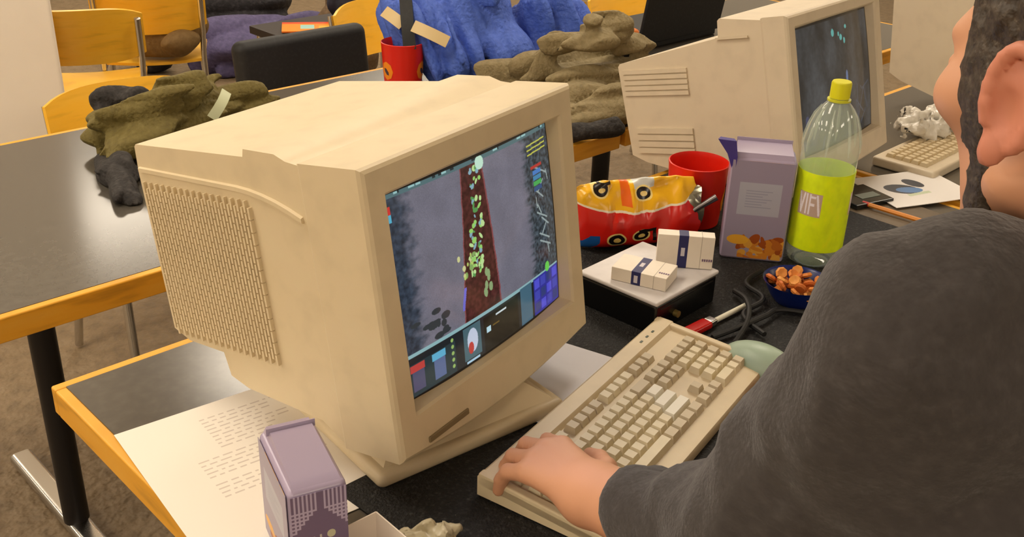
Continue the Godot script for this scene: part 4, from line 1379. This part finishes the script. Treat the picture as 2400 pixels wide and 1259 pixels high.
	put(t, "shell", heap([
		[Vector3(-0.314, 0.790, -2.74), Vector3(-0.248, 0.880, -2.70), 0.05, 0.08],
		[Vector3(-0.251, 0.870, -2.726), Vector3(-0.175, 0.800, -2.676), 0.085, 0.075],
		[Vector3(-0.135, 0.880, -2.80), Vector3(-0.030, 0.800, -2.739), 0.07, 0.075],
		[Vector3(-0.090, 0.790, -2.81), Vector3(0.010, 0.770, -2.75), 0.05, 0.04],
		[Vector3(-0.296, 0.900, -2.75), Vector3(-0.112, 0.920, -2.80), 0.07, 0.09]], 0.007, 0.045, 10.0, 85, 0.03, TABLE + 0.001, Vector3(0.45, -1.0, 0.45)), blue)
	for e in [[Vector3(-0.345, 0.930, -2.645), Vector3(-0.295, 0.905, -2.612)], [Vector3(-0.268, 0.905, -2.605), Vector3(-0.180, 0.872, -2.585)]]:
		mb = MB.new()
		ribbon(mb, e[0], e[1], Vector3(0, 0.45, 0.9).normalized(), 0.030, 0.006)
		part(t, "beige_strip", mb, mk(Color(0.82, 0.72, 0.52), 0.5))
	mb = MB.new()
	ribbon(mb, Vector3(-0.292, 0.965, -2.655), Vector3(-0.275, 0.850, -2.585), Vector3(0, 0.35, 0.93).normalized(), 0.032, 0.010)
	part(t, "black_strap", mb, M.black)
	t = thing("blue_jacket", "smaller blue jacket heaped behind the khaki hood", "jacket")
	put(t, "shell", heap([
		[Vector3(0.045, 0.850, -2.90), Vector3(0.140, 0.820, -2.89), 0.06, 0.06],
		[Vector3(0.054, 0.900, -2.90), Vector3(0.150, 0.860, -2.93), 0.06, 0.05],
		[Vector3(0.055, 0.780, -2.86), Vector3(0.179, 0.785, -2.94), 0.04, 0.04]], 0.007, 0.040, 10.0, 86, 0.03, TABLE + 0.001, Vector3(0.5, -1.0, 0.3)), blue)
	# orange bag beside the laptop
	t = thing("orange_bag", "crumpled orange bag beside the open black laptop", "bag")
	put(t, "sack", heap([[Vector3(0.262, 0.775, -3.14), Vector3(0.320, 0.780, -3.20), 0.035, 0.035]], 0.006, 0.03, 14.0, 87, 0.01, TABLE + 0.001), mk(Color(0.88, 0.48, 0.20), 0.5))

# ------------------------------------------------------------------ the room behind
func far_room():
	var g := "plywood chairs on steel tube frames"
	school_chair("plywood_chair", "plywood chair turned away, its back and steel legs seen beside the pillar", Vector3(-1.53, 0, -3.61), PI + 0.35, M.ply, g)
	school_chair("plywood_chair", "plywood chair with a brown coat on its seat, beyond the pillar", Vector3(-1.44, 0, -4.06), PI + 0.3, M.ply, g)
	school_chair("plywood_chair", "plywood chair standing far back on the floor among the bags", Vector3(-2.05, 0, -5.75), 2.2, M.ply, g)
	var coat := grained(Color(0.46, 0.36, 0.20), 0.15, 4.0, 0.8, 75, 0.04, 2.0)
	var o := put(self, "brown_coat", heap([[Vector3(-1.58, 0.50, -4.02), Vector3(-1.30, 0.50, -3.92), 0.06, 0.07], [Vector3(-1.56, 0.54, -4.10), Vector3(-1.33, 0.56, -4.04), 0.07, 0.08]], 0.010, 0.045, 5.0, 88, 0.03, 0.447), coat)
	tag(o, "brown coat folded on the seat of a plywood chair", "coat")
	# bags on the floor
	var violet := grained(Color(0.30, 0.27, 0.42), 0.2, 3.0, 0.8, 76, 0.04, 2.0)
	var dk := grained(Color(0.10, 0.09, 0.11), 0.3, 3.0, 0.8, 77, 0.04, 2.0)
	var br := grained(Color(0.36, 0.27, 0.16), 0.2, 3.0, 0.8, 78, 0.04, 2.0)
	for d in [["sports_bag", "violet grey sports bag on the floor beyond the plywood chairs", [Vector3(-1.55, 0.14, -5.3), Vector3(-1.15, 0.14, -5.5)], 0.16, violet], ["backpack", "black backpack on the floor beside the violet sports bag", [Vector3(-1.75, 0.16, -5.9), Vector3(-1.45, 0.2, -6.0)], 0.15, dk],
		["brown_bag", "brown canvas bag standing on the floor behind the black padded chair", [Vector3(-0.85, 0.2, -4.95), Vector3(-0.80, 0.42, -5.0)], 0.17, br], ["dark_bag", "black holdall on the floor beside the violet sports bag's end", [Vector3(-1.95, 0.10, -5.3), Vector3(-1.8, 0.12, -5.2)], 0.09, dk],
		["violet_blanket", "violet grey blanket bundled on the floor behind the chair with the coat", [Vector3(-1.72, 0.04, -4.75), Vector3(-1.58, 0.05, -4.85)], 0.10, violet]]:
		var a: Vector3 = d[2][0]
		var b: Vector3 = d[2][1]
		o = put(self, d[0], heap([[a, b, d[3], d[3] * 0.9]], 0.02, 0.07, 3.5, 90 + int(d[3] * 100), 0.03, 0.002), d[4])
		tag(o, d[1], "bag" if d[0] != "violet_blanket" else "blanket")
	# far table with a bright magazine and a dark jacket
	var t := thing("side_table", "small dark table with an orange magazine on it, behind the padded chair", "table", Vector3(-0.76, 0, -3.98), FRAME)
	var mb := MB.new()
	mb.rbox(Vector3(0.42, 0.03, 0.36), 0.004, Transform3D(Basis.IDENTITY, Vector3(0, 0.555, 0)), 1)
	part(t, "table_top", mb, mk(Color(0.16, 0.13, 0.12), 0.5))
	for s in [[-1, -1], [1, -1], [1, 1], [-1, 1]]:
		mb = MB.new()
		mb.tube([Vector3(s[0] * 0.18, 0, s[1] * 0.15), Vector3(s[0] * 0.18, 0.54, s[1] * 0.15)], 0.015, 10)
		part(t, "leg", mb, M.chrome)
	var img := img_new(128, 96, Color(0.90, 0.55, 0.12))
	img.fill_rect(Rect2i(40, 30, 30, 40), Color(0.62, 0.80, 0.78)); img.fill_rect(Rect2i(0, 0, 128, 18), Color(0.85, 0.28, 0.10)); img.fill_rect(Rect2i(80, 40, 40, 30), Color(0.94, 0.72, 0.24))
	mb = MB.new()
	mb.grid(4, 4, func(u: float, w: float) -> Vector3: return Vector3((u - 0.5) * 0.22, 0.006, (w - 0.5) * 0.15), 0.005)
	o = part(self, "magazine", mb, print_mat(img, 0.35), Transform3D(Basis(Vector3.UP, 0.2), Vector3(-0.79, 0.571, -3.93)))
	tag(o, "orange and yellow magazine lying on the small dark table", "magazine")
	o = put(self, "navy_jacket", heap([[Vector3(-0.68, 0.63, -4.10), Vector3(-0.62, 0.70, -4.05), 0.07, 0.07]], 0.012, 0.05, 5.0, 97, 0.02, 0.571), grained(Color(0.08, 0.09, 0.16), 0.2, 4.0, 0.8, 79))
	tag(o, "dark navy jacket heaped on the small dark table", "jacket")

# ------------------------------------------------------------------ the player
func joined(list: Array) -> ArrayMesh:
	var ov := PackedVector3Array(); var on := PackedVector3Array(); var oc := PackedColorArray(); var ix := PackedInt32Array()
	for e in list:
		var a: Array = e[0].surface_get_arrays(0)
		var x: Transform3D = e[1]
		var base := ov.size()
		for p in a[Mesh.ARRAY_VERTEX]: ov.append(x * p)
		for n in a[Mesh.ARRAY_NORMAL]: on.append((x.basis * n).normalized())
		oc.append_array(a[Mesh.ARRAY_COLOR])
		for i in a[Mesh.ARRAY_INDEX]: ix.append(base + i)
	var arr := []
	arr.resize(Mesh.ARRAY_MAX)
	arr[Mesh.ARRAY_VERTEX] = ov; arr[Mesh.ARRAY_NORMAL] = on; arr[Mesh.ARRAY_COLOR] = oc; arr[Mesh.ARRAY_INDEX] = ix
	var m := ArrayMesh.new()
	m.add_surface_from_arrays(Mesh.PRIMITIVE_TRIANGLES, arr)
	return m

const SKIN := Color(0.68, 0.34, 0.195)      # linear
const SKIN_RED := Color(0.64, 0.24, 0.15)

func head_mesh() -> ArrayMesh:
	# x right, y up, z to the face; origin between the ear holes
	var net := Net.new(Vector3(-0.105, -0.20, -0.13), Vector3(0.105, 0.15, 0.15), 0.0035)
	net.noise = smooth_noise(5, 60.0)
	var I := Basis.IDENTITY
	net.ell(Transform3D(I, Vector3(0, 0.052, -0.012)), Vector3(0.075, 0.080, 0.098), 0.0)
	net.ell(Transform3D(I, Vector3(0, -0.012, 0.042)), Vector3(0.060, 0.086, 0.060), 0.03)
	net.ell(Transform3D(I, Vector3(0, 0.042, 0.074)), Vector3(0.056, 0.016, 0.024), 0.02)
	for s in [-1.0, 1.0]:
		net.ell(Transform3D(I, Vector3(s * 0.050, 0.002, 0.064)), Vector3(0.022, 0.020, 0.026), 0.02)
		net.cap(Vector3(s * 0.056, -0.048, 0.012), Vector3(s * 0.012, -0.088, 0.078), 0.018, 0.018, 0.03)
	net.cap(Vector3(0, 0.032, 0.092), Vector3(0, -0.014, 0.110), 0.009, 0.012, 0.015)
	net.ell(Transform3D(I, Vector3(0, -0.052, 0.094)), Vector3(0.024, 0.012, 0.012), 0.01)
	net.cap(Vector3(-0.02, -0.052, 0.108), Vector3(0.02, -0.052, 0.108), 0.002, 0.002, 0.003, true)
	for s in [-1.0, 1.0]:
		net.ell(Transform3D(I, Vector3(s * 0.033, 0.020, 0.106)), Vector3(0.017, 0.010, 0.012), 0.012, true)
		net.ell(Transform3D(I, Vector3(s * 0.033, 0.020, 0.090)), Vector3(0.013, 0.011, 0.012), 0.004)
	net.cap(Vector3(0, -0.03, -0.035), Vector3(0, -0.19, -0.075), 0.058, 0.062, 0.03)
	for s in [-1.0, 1.0]:
		# ear: shell leaning out, rim, hollow, lobe
		var eb := Basis(Vector3.UP, s * 0.30) * Basis(Vector3.RIGHT, -0.18)
		var ex := Transform3D(eb, Vector3(s * 0.083, 0.004, -0.012))
		net.ell(ex, Vector3(0.0075, 0.030, 0.018), 0.006)
		net.ell(ex * Transform3D(I, Vector3(s * 0.009, -0.004, 0.002)), Vector3(0.007, 0.015, 0.010), 0.004, true)
		var prev := Vector3.ZERO
		for k in 15:
			var a := lerpf(-0.5, 4.3, k / 14.0)
			var p := ex * Vector3(s * (0.005 + 0.002 * sin(a)), 0.003 + 0.031 * sin(a), 0.0165 * cos(a) - 0.001)
			if k > 0: net.cap(prev, p, 0.0042, 0.0042, 0.004)
			prev = p
		net.ell(ex * Transform3D(I, Vector3(s * 0.002, -0.030, 0.006)), Vector3(0.006, 0.011, 0.009), 0.006)
	return net.mesh(func(p: Vector3) -> Color:
		var c := SKIN
		if absf(p.x) > 0.077 and p.y > -0.05: c = c.lerp(SKIN_RED, clampf((absf(p.x) - 0.077) / 0.01, 0.0, 1.0))
		return c)

func hair_mesh() -> ArrayMesh:
	var net := Net.new(Vector3(-0.11, -0.12, -0.14), Vector3(0.11, 0.16, 0.12), 0.0035)
	net.noise = smooth_noise(6, 55.0)
	var I := Basis.IDENTITY
	net.ell(Transform3D(I, Vector3(0, 0.056, -0.016)), Vector3(0.083, 0.087, 0.104), 0.0, false, 0.005)
	net.ell(Transform3D(I, Vector3(0, 0.0, -0.065)), Vector3(0.066, 0.075, 0.050), 0.02, false, 0.005)
	# clear the face and the ears
	net.ell(Transform3D(Basis(Vector3.RIGHT, 0.25), Vector3(0, -0.036, 0.118)), Vector3(0.100, 0.078, 0.076), 0.008, true)
	for s in [-1.0, 1.0]:
		net.ell(Transform3D(I, Vector3(s * 0.085, -0.012, -0.012)), Vector3(0.026, 0.042, 0.026), 0.006, true)
		# sideburn that runs on along the jaw
		net.ell(Transform3D(Basis(Vector3.UP, -s * 0.35), Vector3(s * 0.0680, 0.012, 0.036)), Vector3(0.008, 0.042, 0.030), 0.006, false, 0.003)
		net.ell(Transform3D(Basis(Vector3.UP, -s * 0.35) * Basis(Vector3.RIGHT, -0.25), Vector3(s * 0.0625, -0.048, 0.032)), Vector3(0.008, 0.044, 0.018), 0.006, false, 0.003)
	return net.mesh()

func hand_mesh(wrist: Vector3, along: Vector3, side: Vector3, up: Vector3, drop: float, arm: Vector3) -> ArrayMesh:
	# along: from wrist to knuckles; side: towards the thumb; fingers bend down onto the keys
	var net := Net.new(wrist + along * 0.03 - Vector3.ONE * 0.19, wrist + along * 0.03 + Vector3.ONE * 0.19, 0.0036)
	var kn := []
	for k in 4: kn.append(wrist + along * [0.094, 0.098, 0.092, 0.082][k] + side * [0.028, 0.008, -0.012, -0.030][k] + up * [0.004, 0.007, 0.005, 0.001][k])
	for k in 4:
		net.cap(wrist + side * [0.016, 0.006, -0.006, -0.016][k] + along * 0.012, kn[k], 0.015, 0.0115, 0.018)
	net.cap(wrist - arm * 0.16, wrist + along * 0.01, 0.036, 0.025, 0.03)
	net.cap(wrist + side * 0.013 - arm * 0.06, wrist + side * 0.012, 0.021, 0.018, 0.03)
	net.cap(wrist - side * 0.013 - arm * 0.06, wrist - side * 0.012, 0.021, 0.018, 0.03)
	var lens := [[0.040, 0.024, 0.020], [0.044, 0.027, 0.021], [0.041, 0.025, 0.020], [0.032, 0.019, 0.018]]
	for k in 4:
		var spread: Vector3 = side * [0.16, 0.03, -0.10, -0.24][k]
		var d0 := (along + spread + up * 0.05 * (1.0 - drop)).normalized()
		var p0: Vector3 = kn[k]
		var p1: Vector3 = p0 + (d0 * cos(0.35) - up * sin(0.35)) * lens[k][0]
		var p2: Vector3 = p1 + (d0 * cos(0.95) - up * sin(0.95)) * lens[k][1]
		var p3: Vector3 = p2 + (d0 * cos(1.25) - up * sin(1.25)) * lens[k][2]
		net.cap(p0, p1, 0.0108, 0.0092, 0.006)
		net.cap(p1, p2, 0.0092, 0.0082, 0.003)
		net.cap(p2, p3, 0.0082, 0.0072, 0.003)
	# thumb leaves the side of the palm near its base
	var t0 := wrist + along * 0.022 + side * 0.022 - up * 0.006
	var t1 := t0 + (along * 0.62 + side * 0.72 - up * 0.15).normalized() * 0.040
	var t2 := t1 + (along * 0.85 + side * 0.42 - up * 0.22).normalized() * 0.031
	var t3 := t2 + (along * 0.95 + side * 0.15 - up * 0.30).normalized() * 0.024
	net.cap(t0, t1, 0.016, 0.0125, 0.014)
	net.cap(t1, t2, 0.0125, 0.0105, 0.004)
	net.cap(t2, t3, 0.0105, 0.0085, 0.003)
	return net.mesh(func(_p: Vector3) -> Color: return SKIN)

func person():
	var t := thing("person", "seated person in a dark grey sweater with left hand on the keyboard", "person", Vector3(0.55, 0, -0.50), 0.0)
	var back := t.transform.affine_inverse()
	var f := Vector3(-0.78, 0, -0.62).normalized()
	var r := Vector3(0.62, 0, -0.78).normalized()
	# head: looks along f and down
	var fl := Vector3(-0.30, -0.20, -0.93).normalized()
	var hr := fl.cross(Vector3.UP).normalized()
	var hb := Basis(hr, hr.cross(fl).normalized(), fl)     # columns: right, up, face
	hb = Basis(-hr, hr.cross(fl).normalized(), fl)         # right-handed: the head's x runs to its left
	var hx := Transform3D(hb, Vector3(0.371, 1.329, -0.640))
	var w_l := Vector3(0.098, 0.820, -0.876)
	var fa_l := (w_l - Vector3(0.208, 0.935, -0.668)).normalized()
	var al := Vector3(-0.052, -0.008, -0.070).normalized()
	var sd := Vector3(0.78, 0.05, -0.58).normalized()
	sd = (sd - al * sd.dot(al)).normalized()
	var up_l := sd.cross(al).normalized()
	if up_l.y < 0: up_l = -up_l
	var w_r := Vector3(0.480, 0.800, -1.105)
	var ar := Vector3(-0.45, -0.06, -0.62).normalized()
	var sr := Vector3(-0.80, 0.0, 0.58)
	sr = (sr - ar * sr.dot(ar)).normalized()
	var up_r := sr.cross(ar).normalized()
	if up_r.y < 0: up_r = -up_r
	var nbk := Vector3(0.405, 1.150, -0.620)
	var bn := Net.new(Vector3(0.02, 0.46, -1.22), Vector3(0.86, 1.34, -0.22), 0.016)
	var hp := Vector3(0.565, 0.56, -0.49)
	bn.cap(nbk - Vector3(0, 0.09, 0), hp, 0.10, 0.11, 0.03)
	bn.cap(nbk - Vector3(0, 0.05, 0), nbk + Vector3(0, 0.06, -0.01), 0.05, 0.045, 0.03)
	for q in [[Vector3(0.268, 1.170, -0.575), Vector3(0.208, 0.935, -0.668), w_l - fa_l * 0.10], [nbk + r * 0.19 - Vector3(0, 0.04, 0), Vector3(0.545, 0.90, -0.95), w_r - ar * 0.10]]:
		bn.cap(nbk - Vector3(0, 0.03, 0), q[0], 0.05, 0.048, 0.03)
		bn.cap(q[0], q[1], 0.048, 0.038, 0.02)
		bn.cap(q[1], q[2], 0.038, 0.028, 0.02)
	var skin := mk(Color.WHITE, 0.5)
	skin.vertex_color_use_as_albedo = true
	var body := put(t, "body", joined([[head_mesh(), back * hx], [hand_mesh(w_l, al, sd, up_l, 0.5, fa_l), back], [hand_mesh(w_r, ar, sr, up_r, 0.5, ar), back], [bn.mesh(func(_p: Vector3) -> Color: return SKIN), back]]), skin)
	put(t, "hair", hair_mesh(), grained(Color(0.22, 0.17, 0.115), 0.35, 9.0, 0.6, 65, 0.05, 2.0), back * hx)
	# sweater
	var knit := grained(Color(0.225, 0.205, 0.20), 0.12, 6.0, 0.9, 66, 0.05, 1.5)
	knit.rim_enabled = true; knit.rim = 0.3
	var net := Net.new(Vector3(0.02, 0.46, -1.22), Vector3(0.86, 1.34, -0.22), 0.010)
	net.noise = smooth_noise(67, 7.0)
	var nb := Vector3(0.405, 1.150, -0.620)
	var sl := Vector3(0.268, 1.180, -0.575)
	var el := Vector3(0.208, 0.935, -0.668)
	var cl := w_l - fa_l * 0.108
	var srr := nb + r * 0.19 + Vector3(0, -0.03, 0)
	var er := Vector3(0.545, 0.90, -0.95)
	var cr := w_r - ar * 0.045
	var hip := Vector3(0.565, 0.56, -0.49)
	for s in [-1.0, 1.0]:
		net.cap(nb + r * s * 0.075 - Vector3(0, 0.10, 0), nb.lerp(hip, 0.55) + r * s * 0.07, 0.115, 0.120, 0.05, false, 0.015)
		net.cap(nb.lerp(hip, 0.55) + r * s * 0.07, hip + r * s * 0.08, 0.120, 0.125, 0.05, false, 0.015)
	net.cap(nb + Vector3(0, 0.022, 0), sl, 0.095, 0.080, 0.05, false, 0.012)
	net.cap(nb, srr, 0.085, 0.075, 0.05, false, 0.012)
	net.cap(sl, el, 0.082, 0.075, 0.03, false, 0.016)
	net.cap(el, cl, 0.072, 0.048, 0.02, false, 0.016)
	net.cap(srr, er, 0.075, 0.060, 0.03, false, 0.016)
	net.cap(er, cr, 0.060, 0.044, 0.02, false, 0.016)
	put(t, "sweater", net.mesh(), knit, back)
	# collar
	var mb := MB.new()
	var ring := []
	var nd := (hx.origin - nb).normalized()
	var na := nd.cross(r).normalized()
	for k in 25:
		var a := TAU * k / 24.0
		ring.append(nb + nd * (0.075 + 0.012 * cos(a)) + r * cos(a) * 0.072 + na * sin(a) * 0.080)
	mb.tube(ring, 0.017, 10, false)
	part(t, "collar", mb, knit, back)
	# ribbed cuffs
	for c in [[cl, fa_l, 0.046], [cr, ar, 0.043]]:
		mb = MB.new()
		var ax: Vector3 = c[1]
		var u := ax.cross(Vector3.UP).normalized()
		var v := u.cross(ax).normalized()
		var rings := []
		for i in 6:
			var rr := []
			for k in 40:
				var a := TAU * k / 40.0
				var rad: float = c[2] * (1.0 + (0.035 if k % 2 == 0 else 0.0)) * [0.92, 1.0, 1.02, 1.0, 0.94, 0.84][i]
				rr.append(c[0] + ax * lerpf(-0.030, 0.032, i / 5.0) + (u * cos(a) + v * sin(a)) * rad)
			rings.append(rr)
		mb.loops(rings)
		part(t, "cuff", mb, knit, back)
	# trousers and shoes, under the table
	var jeans := grained(Color(0.10, 0.11, 0.15), 0.2, 6.0, 0.85, 68)
	var caps := []
	for s in [-1.0, 1.0]:
		var h: Vector3 = hip + r * s * 0.095 - Vector3(0, 0.02, 0)
		var k: Vector3 = h + f * 0.44 + r * s * 0.06 + Vector3(0, 0.0, 0)
		var a: Vector3 = k + f * 0.02 - Vector3(0, 0.43, 0)
		caps.append([h, k, 0.090, 0.068]); caps.append([k, a, 0.066, 0.050])
		var sh := MB.new()
		sh.rbox(Vector3(0.095, 0.085, 0.28), 0.036, Transform3D(Basis(Vector3.UP, atan2(-f.x, -f.z)), a + f * 0.06 + Vector3(0, 0.044 - a.y, 0)), 4)
		part(t, "shoe", sh, M.black, back)
	put(t, "trousers", heap(caps, 0.014, 0.015, 6.0, 69, 0.04), jeans, back)
	school_chair("plywood_chair", "plywood chair on which the person in the dark sweater sits", Vector3(0.585, 0, -0.47), atan2(f.x, f.z), M.ply, "plywood chairs on steel tube frames").position.y = -0.0
